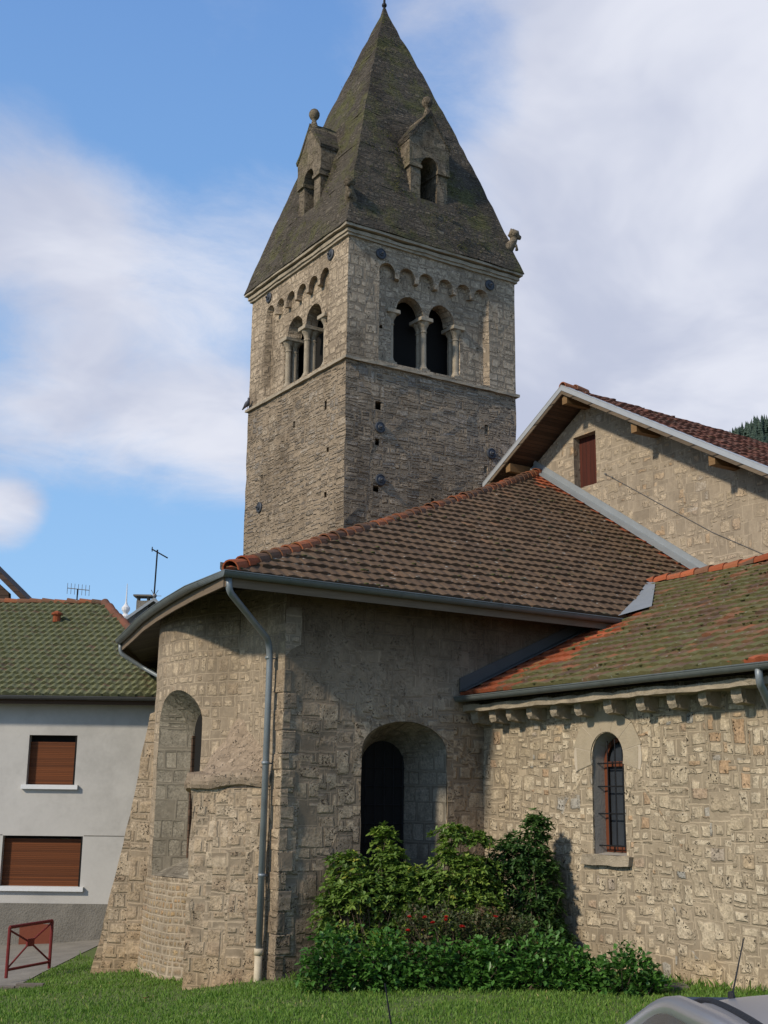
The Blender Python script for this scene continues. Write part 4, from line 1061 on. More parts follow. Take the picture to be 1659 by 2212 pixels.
# cornice and corbels
bm = bmesh.new(); add_slab(bm, [(-YS, 4.385), (-11.5, 4.385), (-11.5, 4.50), (-YS, 4.50)], [], .47, -.05, FN_); rough(bm, .2, .035, 3)
obj('cornice', bm, 'moulding_stone', chapel)
cbm = None
for y in (18.45, 17.92, 17.45, 16.88, 16.24, 15.66, 14.95, 14.22, 13.56, 12.94, 12.30, 11.75):
    if cbm is None or RNG.random() < .4:
        bm = bmesh.new(); pr = [Vector((.03, -.08, 4.40)), Vector((-.33, -.08, 4.40)), Vector((-.34, -.08, 4.25)), Vector((-.30, -.08, 4.19)), Vector((-.12, -.08, 4.165)), Vector((.03, -.08, 4.165))]
        add_extr(bm, [p + Vector((0, 0, -.002)) for p in pr], (0, .16, 0)); rough(bm, .06, .032, 6, seed=y)
        cbm = obj('corbel', bm, 'moulding_stone', chapel); o = cbm
    else: o = cbm.copy(); COL.objects.link(o)
    o.location = (XN, y, 0)
    o.scale = (1, RNG.uniform(.85, 1.2), 1)
# roof
cn = math.cos(math.atan(SN)); sN = (RX - NEX) / cn
def fresh_chapel(c):
    f = 0
    # orange along the choir wall and valley, and a few new tiles at the lower eave on the right
    yw = YS - c.y
    if c.x < 17.6: f = max(f, 1 - yw / (2.1 * (1 + .25 * noise.noise(c))))
    f = max(f, .72 - (c.x - NEX) / .4 - max(0, c.y - 11.7)) if c.y < 12.3 else f
    return f
ytop = 20.3
tile_roof('roof', 'tiles_mossy', chapel, (NEX, ytop, NEZ + .02), (0, -1, 0), (cn, 0, cn * SN),
          [(0, 0), (ytop - 11.3, 0), (ytop - 11.3, sN), (0, sN)], w=.225, row=.335, fresh=fresh_chapel)
bm = bmesh.new(); add_poly(bm, [(RX, 11.3, nz_(RX)), (XG, 11.3, nz_(RX) - 1.1), (XG, 21.3, nz_(RX) - 1.1), (RX, 20.3, nz_(RX))]); obj('roof', bm, 'tiles_mossy', chapel, fresh=lambda c: 0)
ridge_tiles('ridge_tiles', (RX, 11.3, nz_(RX) + .06), (RX, 20.25, nz_(RX) + .06), chapel, r=.13, step=.40, fresh=lambda c: .12 + (.42 if noise.noise(c * 1.9) > .05 else 0))
bm = bmesh.new(); add_box(bm, NEX + .02, XN + .3, 11.3, YS, NEZ - .075, NEZ - .045); obj('eave_board', bm, 'fascia_wood', chapel)
gutter('gutter', [Vector((NEX - .09, 11.3, NEZ - .03)), Vector((NEX - .09, YS - .03, NEZ - .045))], chapel, r=.085, seams=.52)
bm = bmesh.new(); add_tube(bm, bend([Vector((NEX - .09, 11.62, NEZ - .08)), Vector((NEX - .09, 11.62, NEZ - .28)), Vector((XN - .10, 11.86, NEZ - .62)), Vector((XN - .10, 11.86, .2))], .10), .052, 12)
add_tube(bm, [Vector((XN - .1, 11.86, 3.9)), Vector((XN - .1, 11.86, 3.95))], .064, 12); obj('downpipe', bm, 'zinc', chapel, smooth=True)
# flashings: dark upstand along the choir wall, bright valley where the two roofs meet
bm = bmesh.new()
add_extr(bm, [Vector((NEX - .05, YS - .035, NEZ + .05)), Vector((17.5, YS - .035, nz_(17.5) + .07)), Vector((17.5, YS - .035, nz_(17.5) + .27)), Vector((NEX - .05, YS - .035, NEZ + .31))], (0, -.02, 0))
add_extr(bm, [Vector((NEX - .05, YS - .05, NEZ + .09)), Vector((17.5, YS - .05, nz_(17.5) + .10)), Vector((17.5, YS - .22, nz_(17.5) + .095)), Vector((NEX - .05, YS - .22, NEZ + .085))], (0, 0, -.02))
obj('wall_flashing', bm, 'dark_flashing', chapel)
bm = bmesh.new()
def V2(x, y, h): return Vector((x, y, max(nz_(x), EZ + SA * (y - EY)) + h))
va, vb = Vector((17.28, 18.0, 0)), Vector((20.0, 20.1, 0))
add_poly(bm, [V2(17.02, 17.98, .07), V2(17.62, 17.66, .09), V2(18.95, 18.9, .085), V2(18.6, 19.05, .06), ])
add_poly(bm, [V2(18.6, 19.05, .06), V2(18.95, 18.9, .085), V2(19.9, 19.80, .07), V2(19.75, 19.92, .06)])
obj('valley_flashing', bm, 'lead_flashing', chapel)

def moss_cushions(parent, n, pt, seed):
    rr = random.Random(seed); bm = bmesh.new()
    for _ in range(n):
        p = pt(rr)
        if p is None or noise.noise(p * .9) < -.12: continue
        add_blob(bm, p, rr.uniform(.018, .045), 1, .4, 2.5, (1.5, 1.2, .5))
    o = obj('moss_cushions', bm, 'moss_cushion', parent, smooth=True); o['kind'] = 'stuff'
def _pc(rr):
    x, y = rr.uniform(NEX + .1, RX - .1), rr.uniform(11.4, YS)
    x = NEX + int((x - NEX) / (.335 * cn)) * .335 * cn + .02; return Vector((x, y, nz_(x) + .065))
moss_cushions([c_ for c_ in chapel.children if c_.name.startswith('roof')][0], 700, _pc, 3)
def _pr(rr):
    y = rr.uniform(EY, EY + 7) if rr.random() < .6 else rr.uniform(EY, PY); y = EY + int((y - EY) / (.335 * ca)) * .335 * ca + .02
    x = rr.uniform(X1, XG - .3)
    if (y - EY) / (x - X1 + .01) > (PY - EY) / (XG - X1) - .02: return None
    return A_at(x, y, .07)
moss_cushions([c_ for c_ in choir.children if c_.name.startswith('roof')][0], 500, _pr, 4)

# ------------------------------------------------------------------ houses
MLD = Matrix(((RGT.x, FWD.x, 0, 0), (RGT.y, FWD.y, 0, 0), (0, 0, 1, 0), (0, 0, 0, 1)))
def xf(bm, M=MLD):
    for v in bm.verts: v.co = M @ v.co
    return bm
house = thing('rendered_house', 'pale rendered house with mossy green tiled roof and brown roller shutters', 'house', LD(-10, 36, -.8))
HD, HL0, HL1 = 32.0, -17.0, -5.3
w1 = [(-8.87, 3.12), (-7.66, 3.12), (-7.66, 4.34), (-8.87, 4.34)]; w2 = [(-9.34, .68), (-7.36, .68), (-7.36, 1.88), (-9.34, 1.88)]
Fh = Fr(LD(0, HD), RGT, -FWD)
bm = bmesh.new(); add_slab(bm, [(HL0, .28), (HL1, .28), (HL1, 5.25), (HL0, 5.25)], [w1, w2], 0, -.3, Fh); obj('wall', bm, 'render_white', house)
bm = bmesh.new(); add_box(bm, HL1 - .3, HL1, HD + .3, HD + 8, -1, 5.25); obj('wall', xf(bm), 'render_white', house)
bm = bmesh.new(); add_slab(bm, [(HL0, -1.3), (HL1, -1.3), (HL1, .278), (HL0, .278)], [], .025, -.3, Fh); obj('plinth', bm, 'plinth_grey', house)
bm = bmesh.new(); add_slab(bm, [(HL0, 1.885), (-9.36, 1.885), (-9.36, 1.905), (HL0, 1.905)], [], .006, -.01, Fh); add_slab(bm, [(-7.34, 1.885), (HL1, 1.885), (HL1, 1.905), (-7.34, 1.905)], [], .006, -.01, Fh)
obj('render_joint', bm, 'plinth_grey', house)
for w, gap in ((w1, .16), (w2, .07)):
    (a, z0), (b, z1) = w[0], w[2]
    bm = bmesh.new(); add_slab(bm, [(a, z0), (b, z0), (b, z1 - gap), (a, z1 - gap)], [], -.16, -.19, Fh); s = obj('roller_shutter', bm, 'shutter_brown', house)
    bm = bmesh.new(); add_slab(bm, [(a, z1 - gap), (b, z1 - gap), (b, z1), (a, z1)], [], -.24, -.27, Fh); add_slab(bm, [(b - .05, z0), (b, z0), (b, z1), (b - .05, z1)], [], -.02, -.155, Fh)  # near-black top strip stands for lintel shade; the side strip is the rail
    obj('rail_and_lintel_shade', bm, 'hole_dark', s)
    bm = bmesh.new(); add_slab(bm, [(a - .1, z0 - .11), (b + .1, z0 - .11), (b + .1, z0 - .005), (a - .1, z0 - .005)], [], .10, -.2, Fh); obj('window_sill', bm, 'sill_white', house)
bm = bmesh.new(); add_slab(bm, sq(-8.36, -.46, .76, .52), [], .07, .0, Fh); obj('cellar_hatch', bm, 'box_brown', house)
HE, HS = 31.5, .667; hz0 = 5.30; RD, RZ = 36.05, 5.30 + .667 * 4.55
ch = math.cos(math.atan(HS)); 
tile_roof('roof', 'tiles_green', house, LD(-17.5, HE, hz0), RGT, FWD * ch + Vector((0, 0, ch * HS)), [(0, 0), (12.8, 0), (9.4, 4.55 / ch), (0, 4.55 / ch)], w=.21, row=.27, hump=.055, lift=.045,
          fresh=lambda c: 0.0, stagger=.5)
bm = bmesh.new(); rc, ec = LD(-8.1, RD, RZ), LD(-4.7, HE, hz0)
add_poly(bm, [rc, ec, LD(-4.7, 40.5, hz0)]); add_poly(bm, [rc, LD(-4.7, 40.5, hz0), LD(-17.5, 40.5, hz0), LD(-17.5, RD, RZ)]); obj('roof', bm, 'tiles_green', house, fresh=lambda c: 0)
ridge_tiles('ridge_tiles', rc + Vector((0, 0, .03)), ec + Vector((0, 0, .05)), house, mat='tiles_red', r=.12)
ridge_tiles('ridge_tiles', LD(-17.5, RD, RZ + .04), rc + Vector((0, 0, .03)), house, mat='ridge_tile_clay', r=.11)
bm = bmesh.new(); add_box(bm, -17.5, -4.72, HE + .02, HD + .05, hz0 - .14, hz0 - .10); add_box(bm, -17.5, -4.72, HE + .03, HE + .06, hz0 - .22, hz0); obj('soffit', xf(bm), 'soffit_boards', house)
gutter('gutter', [LD(-17.5, HE - .06, hz0 - .02), LD(-4.7, HE - .06, hz0 - .05)], house, r=.075, mat='dark_flashing', seams=2)
bm = bmesh.new(); c = LD(-9.16, 34.9, hz0 + HS * 3.4 + .05); add_tube(bm, [c, c + Vector((0, 0, .22))], .11, 10); add_lathe(bm, c + Vector((0, 0, .2)), [(.16, 0), (.16, .05), (.02, .12)], 10)
obj('vent_tile', bm, 'tiles_red', house, fresh=lambda c: .6)

# neighbour at the far left, behind
h2 = thing('brown_roofed_house', 'house with dark brown tiled gable roof behind the green mossy roof', 'house', LD(-15, 45, -.8))
bm = bmesh.new(); add_box(bm, -22, -12.8, 42.6, 52, -1, 8.6); obj('wall', xf(bm), 'cream_wall', h2)
def gable_roof(bm, l0, l1, d0, d1, ze, zr, t=.2):
    lm = (l0 + l1) / 2
    for a, b in ((l0, lm), (l1, lm)):
        add_extr(bm, [Vector((a, d0, ze)), Vector((b, d0, zr)), Vector((b, d0, zr - t)), Vector((a, d0, ze - t))], (0, d1 - d0, 0))
bm = bmesh.new(); gable_roof(bm, -24.0, -12.0, 41.8, 43.6, 9.35, 14.9, .22); obj('roof', xf(bm), 'shingle_dark', h2)
bm = bmesh.new(); add_extr(bm, [Vector((-22, 42.58, 8.6)), Vector((-12.8, 42.58, 8.6)), Vector((-12.9, 42.58, 9.7)), Vector((-18, 42.58, 14))], (0, .3, 0)); obj('gable', xf(bm), 'shingle_dark', h2)
# house far behind the apse
h3 = thing('slate_roofed_house', 'distant house with grey slab roof and chimney just left of the apse gutter', 'house', LD(-7, 46, -.8))
bm = bmesh.new(); add_box(bm, -8.9, -3, 45.3, 54, -1, 8.3); obj('wall', xf(bm), 'cream_wall', h3)
bm = bmesh.new(); gable_roof(bm, -9.65, -6.95, 44.8, 47, 8.95, 9.95, .12); obj('roof', xf(bm), 'lead_flashing', h3)
bm = bmesh.new(); add_extr(bm, [Vector((-8.9, 45.28, 8.3)), Vector((-3, 45.28, 8.3)), Vector((-3, 45.28, 8.6)), Vector((-8.3, 45.28, 9.75)), Vector((-8.9, 45.28, 9.3))], (0, .2, 0)); obj('gable', xf(bm), 'shingle_dark', h3)
bm = bmesh.new(); add_box(bm, -8.94, -8.50, 44.9, 45.3, 8.8, 9.85); add_box(bm, -9.05, -8.40, 44.8, 45.4, 10.0, 10.06)
for a in (-8.93, -8.57):
    for d in (44.92, 45.22): add_box(bm, a, a + .06, d, d + .06, 9.85, 10.0)
obj('chimney', xf(bm), 'plinth_grey', h3)
# turret finial of another roof
bm = bmesh.new(); c = LD(-9.95, 48, 8.7)
add_lathe(bm, c, [(.30, 0), (.24, .5), (.16, .9), (.20, 1.0), (.16, 1.06), (.07, 1.12), (.16, 1.26), (.16, 1.36), (.06, 1.48), (.03, 1.6), (.012, 2.3)], 12)
add_box(bm, -1.2 + c.x, c.x + 1.2, c.y - 1.2, c.y + 1.2, -1, 8.72)
tag(obj('turret_finial', bm, 'sill_white', smooth=False), 'slender white turret finial with ball between the mossy hip and far chimney', 'finial')

# aerials
am = thing('roof_aerial', 'tall thin mast aerial beside the far chimney against the sky', 'aerial', LD(-8.4, 46, 9.5))
bm = bmesh.new(); c = LD(-8.52, 45.95, 0); add_tube(bm, [c + Vector((0, 0, 9.4)), c + Vector((.05, 0, 11.95))], .03, 6); obj('mast', bm, 'iron', am)
bm = bmesh.new(); c2 = c + Vector((.05, 0, 11.8)); add_tube(bm, [c2 - RGT * .22 + Vector((0, 0, .18)), c2 + RGT * .40 - Vector((0, 0, .16))], .025, 6); add_tube(bm, [c2 - RGT * .2 + Vector((0, 0, .08)), c2 - RGT * .2 + Vector((0, 0, .26))], .02, 5)
obj('crossbar', bm, 'iron', am)
bm = bmesh.new(); c3 = c + Vector((.03, 0, 10.2))
for k in range(6): a = k * math.pi / 3; add_tube(bm, [c3, c3 + RGT * .26 * math.cos(a) + Vector((0, 0, .26 * math.sin(a)))], .012, 4)
add_blob(bm, c3, .09, 2, 0); obj('rake', bm, 'wire', am)
ta = thing('roof_aerial', 'small comb-shaped television aerial on the ridge of the mossy roof', 'aerial', LD(-8.95, 36, RZ))
bm = bmesh.new(); c = LD(-8.90, 36.0, RZ); add_tube(bm, [c, c + Vector((0, 0, .42))], .02, 6); obj('mast', bm, 'iron', ta)
bm = bmesh.new(); b0, b1 = c + RGT * -.30 + Vector((0, 0, .44)), c + RGT * .34 + Vector((0, 0, .38)); add_tube(bm, [b0, b1], .012, 5)
for k in range(7):
    p = b0 + (b1 - b0) * k / 6; add_tube(bm, [p - Vector((0, 0, .17)), p + Vector((0, 0, .15))], .008, 4)
obj('rake', bm, 'wire', ta)

# ------------------------------------------------------------------ red barrier by the road
bar = thing('metal_barrier', 'dark red tubular metal barrier with crossed braces beside the road', 'barrier', at_z(60, 2100, -.45))
A0, A1 = at_z(13, 2113, -.46), at_z(106, 2092, -.40)
Hh = .89; up = Vector((0, 0, 1))
bm = bmesh.new(); add_tube(bm, [A0, A0 + up * Hh], .032, 8); obj('post', bm, 'barrier_red', bar)
bm = bmesh.new(); add_tube(bm, [A1, A1 + up * (Hh - .02)], .032, 8); obj('post', bm, 'barrier_red', bar)
bm = bmesh.new(); add_tube(bm, [A0 + up * Hh, A1 + up * (Hh - .02)], .032, 8); obj('rail', bm, 'barrier_red', bar)
bm = bmesh.new(); add_tube(bm, [A0 + up * .14, A1 + up * .12], .026, 8); obj('rail', bm, 'barrier_red', bar)
bm = bmesh.new(); mid_ = (A0 + A1) / 2 + up * .55
for e, hh in ((A0, Hh - .05), (A1, Hh - .05), (A0, .16), (A1, .14)): add_tube(bm, [e + up * hh, mid_], .018, 6)
d = (A1 - A0).normalized(); add_box(bm, -.09, .09, -.02, .02, -.07, .07, Matrix.Translation(mid_) @ Matrix.Rotation(math.atan2(d.y, d.x), 4, 'Z'))
obj('brace', bm, 'barrier_red', bar)

# ------------------------------------------------------------------ pigeon on the string course
pc = FE(5.16, 13.36, .10)
pm = bmesh.new()
add_tube(pm, [pc + Vector((-.02, .18, .05)), pc + Vector((0, .06, .10)), pc + Vector((0, -.05, .13)), pc + Vector((0, -.11, .19)), pc + Vector((0, -.13, .25))], [.02, .07, .085, .05, .035], 12)
add_blob(pm, pc + Vector((0, -.14, .27)), .045, 2, 0); add_tube(pm, [pc + Vector((0, -.17, .27)), pc + Vector((0, -.22, .26))], [.014, .003], 6)
add_tube(pm, [pc + Vector((0, .10, .09)), pc + Vector((0, .30, .02))], [.05, .02], 8)
pg = tag(obj('pigeon', pm, 'bird_feather', smooth=True), 'small grey pigeon perched on the far left end of the tower ledge', 'bird')
for s in (-.03, .03):
    pm = bmesh.new(); add_tube(pm, [pc + Vector((s, 0, .06)), pc + Vector((s, -.01, -.02))], .008, 5)
    obj('leg', pm, 'barrier_red', pg)

# ------------------------------------------------------------------ cars (seen only by a roof and an aerial)
def car(name, label, l0, d0, zg, paint, length=3.9, aer=None):
    W2 = .83; t = thing(name, label, 'car', LD(l0 + W2, d0 + length / 2, zg), 'cars parked in front of the lawn')
    M = Matrix.Translation(LD(0, 0, zg)) @ MLD @ Matrix.Translation((l0 + W2, d0, 0))
    # side profile (distance from rear, height)
    body = [(0.05, .30), (.0, .55), (.05, .88), (.30, .93), (length - 1.15, .93), (length - .10, .70), (length, .48), (length - .03, .28)]
    bm = bmesh.new(); secs = []
    for x, k in ((-W2, .94), (-W2 * .97, 1.0), (W2 * .97, 1.0), (W2, .94)):
        secs.append([bm.verts.new((x, length / 2 + (y - length / 2) * (k if abs(x) == W2 else 1), z if abs(x) != W2 else .32 + (z - .32) * .93)) for y, z in body])
    n = len(body)
    for a, b in zip(secs, secs[1:]):
        for i in range(n): bm.faces.new((a[i], a[(i + 1) % n], b[(i + 1) % n], b[i]))
    bm.faces.new(secs[0]); bm.faces.new(secs[-1][::-1])
    bmesh.ops.bevel(bm, geom=bm.edges[:], offset=.04, segments=2, affect='EDGES'); bmesh.ops.recalc_face_normals(bm, faces=bm.faces[:]); xf(bm, M)
    obj('body', bm, paint, t, smooth=True)
    # domed roof
    R0, R1 = .42, length - 1.55; bm = bmesh.new(); nx, ny = 16, 16; g = {}
    for i in range(nx + 1):
        for j in range(ny + 1):
            a = -1 + 2 * i / nx; b = j / ny; y = R0 + (R1 - R0) * b; hw = .615 - .05 * abs(2 * b - 1)
            z = 1.40 + .055 * (1 - (2 * b - 1) ** 2) - .05 * abs(a) ** 2.6 - (.05 * max(0, (b - .8) / .2) ** 2)
            g[i, j] = bm.verts.new((a * hw, y, z))
    for i in range(nx):
        for j in range(ny): bm.faces.new((g[i, j], g[i + 1, j], g[i + 1, j + 1], g[i, j + 1]))
    for v in list(bm.verts): pass
    ext = bmesh.ops.extrude_face_region(bm, geom=bm.faces[:]); 
    for v in [e for e in ext['geom'] if isinstance(e, bmesh.types.BMVert)]: v.co.z -= .05
    bmesh.ops.recalc_face_normals(bm, faces=bm.faces[:]); xf(bm, M); rf = obj('roof', bm, paint, t, smooth=True)
    for s in (-1, 1):
        bm = bmesh.new(); add_tube(bm, [Vector((s * (.545 - .05 * abs(2 * b - 1)), R0 + (R1 - R0) * b, 1.40 + .055 * (1 - (2 * b - 1) ** 2) - .035 - .03 * max(0, (b - .8) / .2) ** 2)) for b in [k / 12 for k in range(13)]], .014, 6)
        obj('roof_strip', xf(bm, M), 'rubber', rf)
        bm = bmesh.new()                            # cant rail that frames the side windows
        pts = [Vector((s * .80, .12, .93)), Vector((s * .66, .34, 1.28)), Vector((s * .615, .55, 1.36)), Vector((s * .635, (R0 + R1) / 2, 1.405)), Vector((s * .61, R1 - .1, 1.35)), Vector((s * .70, R1 + .35, 1.15)), Vector((s * .80, R1 + .85, .92))]
        add_tube(bm, bend(pts, .3, 5), .045, 8); obj('pillar', xf(bm, M), paint, t, smooth=True)
        bm = bmesh.new(); q = [Vector((s * .80, .25, .93)), Vector((s * .80, R1 + .75, .93)), Vector((s * .645, R1 - .1, 1.36)), Vector((s * .64, .5, 1.37))]
        add_extr(bm, q, (-s * .02, 0, 0)); obj('side_window', xf(bm, M), 'window_glass', t)
    bm = bmesh.new(); add_extr(bm, [Vector((-.78, R1 + .85, .92)), Vector((.78, R1 + .85, .92)), Vector((.58, R1 + .0, 1.36)), Vector((-.58, R1 + .0, 1.36))], (0, -.02, -.01)); obj('windscreen', xf(bm, M), 'window_glass', t)
    bm = bmesh.new(); add_extr(bm, [Vector((-.78, .1, .93)), Vector((.78, .1, .93)), Vector((.57, R0, 1.37)), Vector((-.57, R0, 1.37))], (0, .02, -.01)); obj('rear_window', xf(bm, M), 'window_glass', t)
    for s in (-1, 1):
        for y in (.68, length - .75):
            bm = bmesh.new(); add_lathe(bm, Vector((s * (W2 - .17), y, .30)), [(.20, 0), (.29, .01), (.30, .04), (.30, .15), (.29, .18), (.20, .185)], 22, (s, 0, 0)); wh = obj('wheel', xf(bm, M), 'rubber', t)
            bm = bmesh.new(); add_lathe(bm, Vector((s * (W2 + .005), y, .30)), [(.19, 0), (.18, .012), (.05, .02), (.01, .025)], 18, (s, 0, 0)); obj('rim', xf(bm, M), 'zinc_bright', wh)
        bm = bmesh.new(); add_blob(bm, Vector((s * .60, length - .10, .62)), .12, 2, 0, 1, (1, .5, .6)); obj('headlight', xf(bm, M), 'sill_white', t)
        bm = bmesh.new(); add_box(bm, s * .66 - .08, s * .66 + .08, .0, .05, .62, .82); obj('tail_light', xf(bm, M), 'box_brown', t)
    bm = bmesh.new(); (al, ad, az0), tip = aer
    b = Vector((al, ad, az0)); M2 = MLD; add_tube(bm, [b, b + Vector((0, 0, .02)), b + tip * .12, b + tip], [.014, .012, .0035, .0022], 6)
    obj('aerial', xf(bm, MLD), 'rubber', t)
    return t
car('parked_car', 'silver car with its pale domed roof entering the bottom right corner', 0.90, 2.55, .625, 'car_paint', 4.2, ((1.31, 4.92, 2.02), Vector((.065, .03, .21))))
car('parked_car', 'car below the picture, only its thin black roof aerial rising over the lawn', -1.25, 1.55, .55, 'car_paint_dark', 4.2, ((.055, 4.12, 1.96), Vector((-.035, -.02, .205))))

# ------------------------------------------------------------------ shrubs
def leaf(bm, TL, p, d, L, wd, tint, fold=.25, droop=.25, seg=2):
    """one pointed leaf: base p, direction d"""
    s = d.cross(Vector((0, 0, 1)));
    if s.length < .05: s = Vector((1, 0, 0))
    s = s.normalized(); s = (Matrix.Rotation(RNG.uniform(-.6, .6), 3, d) @ s); n = s.cross(d).normalized(); prev = None
    prof = [(0, .15), (.35, 1.0), (.72, .85), (1, .03)] if seg == 2 else [(0, .2), (.5, 1.0), (1, .05)]
    for t, k in prof:
        c = p + d * L * t - Vector((0, 0, 1)) * droop * L * t * t
        cur = (bm.verts.new(c - s * wd * k * .5 + n * fold * wd * k * .5), bm.verts.new(c), bm.verts.new(c + s * wd * k * .5 + n * fold * wd * k * .5))
        for v in cur: v[TL] = tint
        if prev: bm.faces.new((prev[0], prev[1], cur[1], cur[0])); bm.faces.new((prev[1], prev[2], cur[2], cur[1]))
        prev = cur
def mesh_tint(name, bm, mat, parent=None):
    me = bpy.data.meshes.new(name); bm.to_mesh(me); bm.free(); me.materials.append(MATS[mat])
    o = bpy.data.objects.new(name, me); COL.objects.link(o)
    if parent is not None:
        o.parent = parent
        if parent.type == 'EMPTY': o.matrix_parent_inverse = Matrix.Translation(-parent.location)
    return o
def shrub(name, label, group, blobs, kind, n, mat, base, size=(.11, .035), yellow=.06, stems=True, flowers=0):
    """blobs: (l, d, z, rl, rz) clumps of foliage; leaves sit in tufts spread through their outer halves"""
    t = thing(name, label, 'shrub', LD(base[0], base[1], ground_LD(*base)), group)
    bm = bmesh.new(); TL = bm.verts.layers.float.new('tint'); sm = bmesh.new(); tips = []
    blobs = [(b[0], b[1], b[2], b[3] * 1.10, b[4] * 1.10) for b in blobs]
    vol = [b[3] ** 2 * b[4] for b in blobs]; tot = sum(vol) if vol else 1
    for bi, b in enumerate(blobs):
        l, d, z, r, rz_ = b; k = int(n * (b[3] * b[4]) / sum(q[3] * q[4] for q in blobs)); btint = RNG.uniform(-.15, .15)
        for _ in range(k):
            v = Vector((RNG.gauss(0, 1), RNG.gauss(0, 1), RNG.gauss(0, 1))).normalized(); 
            if v.z < -.55: v.z *= -1
            rad = RNG.uniform(.55, 1.08) if RNG.random() < .85 else RNG.uniform(.1, .6)
            nn = noise.noise(v * 2.3 + Vector((bi * 5, 0, 0))); rad *= 1 + .30 * nn
            p = LD(l, d, z) + RGT * v.x * r * rad + FWD * v.y * r * .8 * rad + Vector((0, 0, v.z * rz_ * rad))
            gz = ground_z(p.x, p.y)
            if p.z < gz + .03: continue
            if p.x > XN - .12 or p.y > YS - .12: continue
            out = (p - LD(l, d, z - rz_ * .4)).normalized(); tips.append((p, out))
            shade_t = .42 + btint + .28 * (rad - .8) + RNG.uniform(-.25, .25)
            if kind == 'whorl':
                ax = (out + Vector((RNG.uniform(-.5, .5), RNG.uniform(-.5, .5), .7))).normalized(); o1 = ax.orthogonal().normalized(); m = RNG.randint(6, 9); ph = RNG.uniform(0, 6)
                yel = RNG.random() < yellow
                for i in range(m):
                    a = ph + 2 * math.pi * i / m + RNG.uniform(-.2, .2); dd = (Matrix.Rotation(a, 3, ax) @ o1 * RNG.uniform(.75, 1.1) + ax * RNG.uniform(-.05, .75)).normalized()
                    ti = min(.93, max(0, shade_t + RNG.uniform(-.12, .12)));
                    if yel and RNG.random() < .5: ti = RNG.uniform(.94, 1)
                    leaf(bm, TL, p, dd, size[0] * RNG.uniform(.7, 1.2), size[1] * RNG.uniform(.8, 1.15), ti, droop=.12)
            else:
                for i in range(RNG.randint(3, 5)):
                    dd = (out * .5 + Vector((RNG.gauss(0, .6), RNG.gauss(0, .6), RNG.gauss(.15, .45)))).normalized(); q = p + Vector((RNG.gauss(0, .03), RNG.gauss(0, .03), RNG.gauss(0, .03)))
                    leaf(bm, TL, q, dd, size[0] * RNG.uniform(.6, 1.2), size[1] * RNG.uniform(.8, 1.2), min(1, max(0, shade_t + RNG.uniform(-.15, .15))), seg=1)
    mesh_tint('foliage', bm, mat, t)
    if stems:
        RNG.shuffle(tips)
        for p, out in tips[:max(14, n // 14)]:
            b0 = LD(base[0] + RNG.uniform(-.25, .25), base[1] + RNG.uniform(-.2, .2)); b0.z = ground_z(b0.x, b0.y) - .03
            m1 = b0 * .55 + p * .45 + Vector((RNG.uniform(-.12, .12), RNG.uniform(-.12, .12), -.12 + RNG.uniform(0, .1)))
            add_tube(sm, [b0, m1, p], [.016, .010, .004], 5)
        obj('stems', sm, 'stem_bark', t)
    else: sm.free()
    if flowers:
        fm = bmesh.new(); TL = fm.verts.layers.float.new('tint')
        for p, out in [q_ for q_ in tips if q_[1].dot(FWD) < -.35 and q_[1].z > -.1][:flowers]:
            pp_ = p - FWD * .10
            for i in range(9):
                a = i * 2.4; dd = (out + Vector((math.cos(a), math.sin(a), .4)) * .8 - FWD * .4).normalized(); leaf(fm, TL, pp_, dd, .065, .06, RNG.random(), seg=1, fold=.5)
        mesh_tint('blossoms', fm, 'petal_red', t)
    return t
def PX(px, D): return (px - 830) / F_PX * (D * .9735 + 0.3)      # lateral metres for a column of the picture at distance D
def PZ_(py, D): return EYE.z - (py - 1741) / F_PX * D * 1.03
def B(px, py, D, rpx, rpy): return (PX(px, D), D, PZ_(py, D), rpx / F_PX * D, rpy / F_PX * D)
GB = 'shrubs growing against the church wall'
shrub('rhododendron_bush', 'yellowish green rhododendron at the left, below the dark arched niche', GB,
      [B(880, 1900, 20.95, 46, 44), B(760, 1925, 20.9, 50, 40), B(762, 1868, 21.10, 46, 32), B(838, 1812, 21.20, 28, 30), B(850, 1855, 21.10, 36, 34), B(800, 1920, 21.00, 75, 45), B(868, 1950, 21.00, 60, 50), B(740, 1965, 20.90, 48, 45), B(800, 2010, 21.00, 80, 50)],
      'whorl', 1700, 'leaf_rhodo', (PX(810, 20.7), 20.7), (.105, .042), .10)
shrub('rhododendron_bush', 'tall dark green rhododendron rising highest, against the pale chapel wall', GB,
      [B(1160, 1790, 21.15, 30, 34), B(1130, 1850, 21.25, 62, 48), B(1170, 1900, 21.15, 40, 70), B(1085, 1900, 21.35, 60, 60), B(1150, 1970, 21.25, 70, 60), B(1060, 1990, 21.35, 70, 55), B(1190, 2020, 21.15, 48, 55)],
      'whorl', 2500, 'leaf_rhodo_dark', (PX(1130, 21.3), 21.3), (.098, .038), .01)
shrub('rhododendron_bush', 'loose open rhododendron in the middle, in front of the niche reveal', GB,
      [B(915, 1905, 20.95, 40, 40), B(900, 1975, 20.85, 44, 44), B(1055, 1925, 20.95, 40, 46), B(985, 1800, 21.05, 40, 20), B(1040, 1812, 20.95, 26, 18), B(970, 1840, 20.95, 28, 26), B(1020, 1870, 20.95, 50, 32), B(960, 1910, 20.85, 56, 42), B(1010, 1950, 20.85, 60, 48), B(930, 1960, 20.85, 48, 45)],
      'whorl', 1900, 'leaf_rhodo', (PX(985, 20.7), 20.7), (.098, .040), .05)
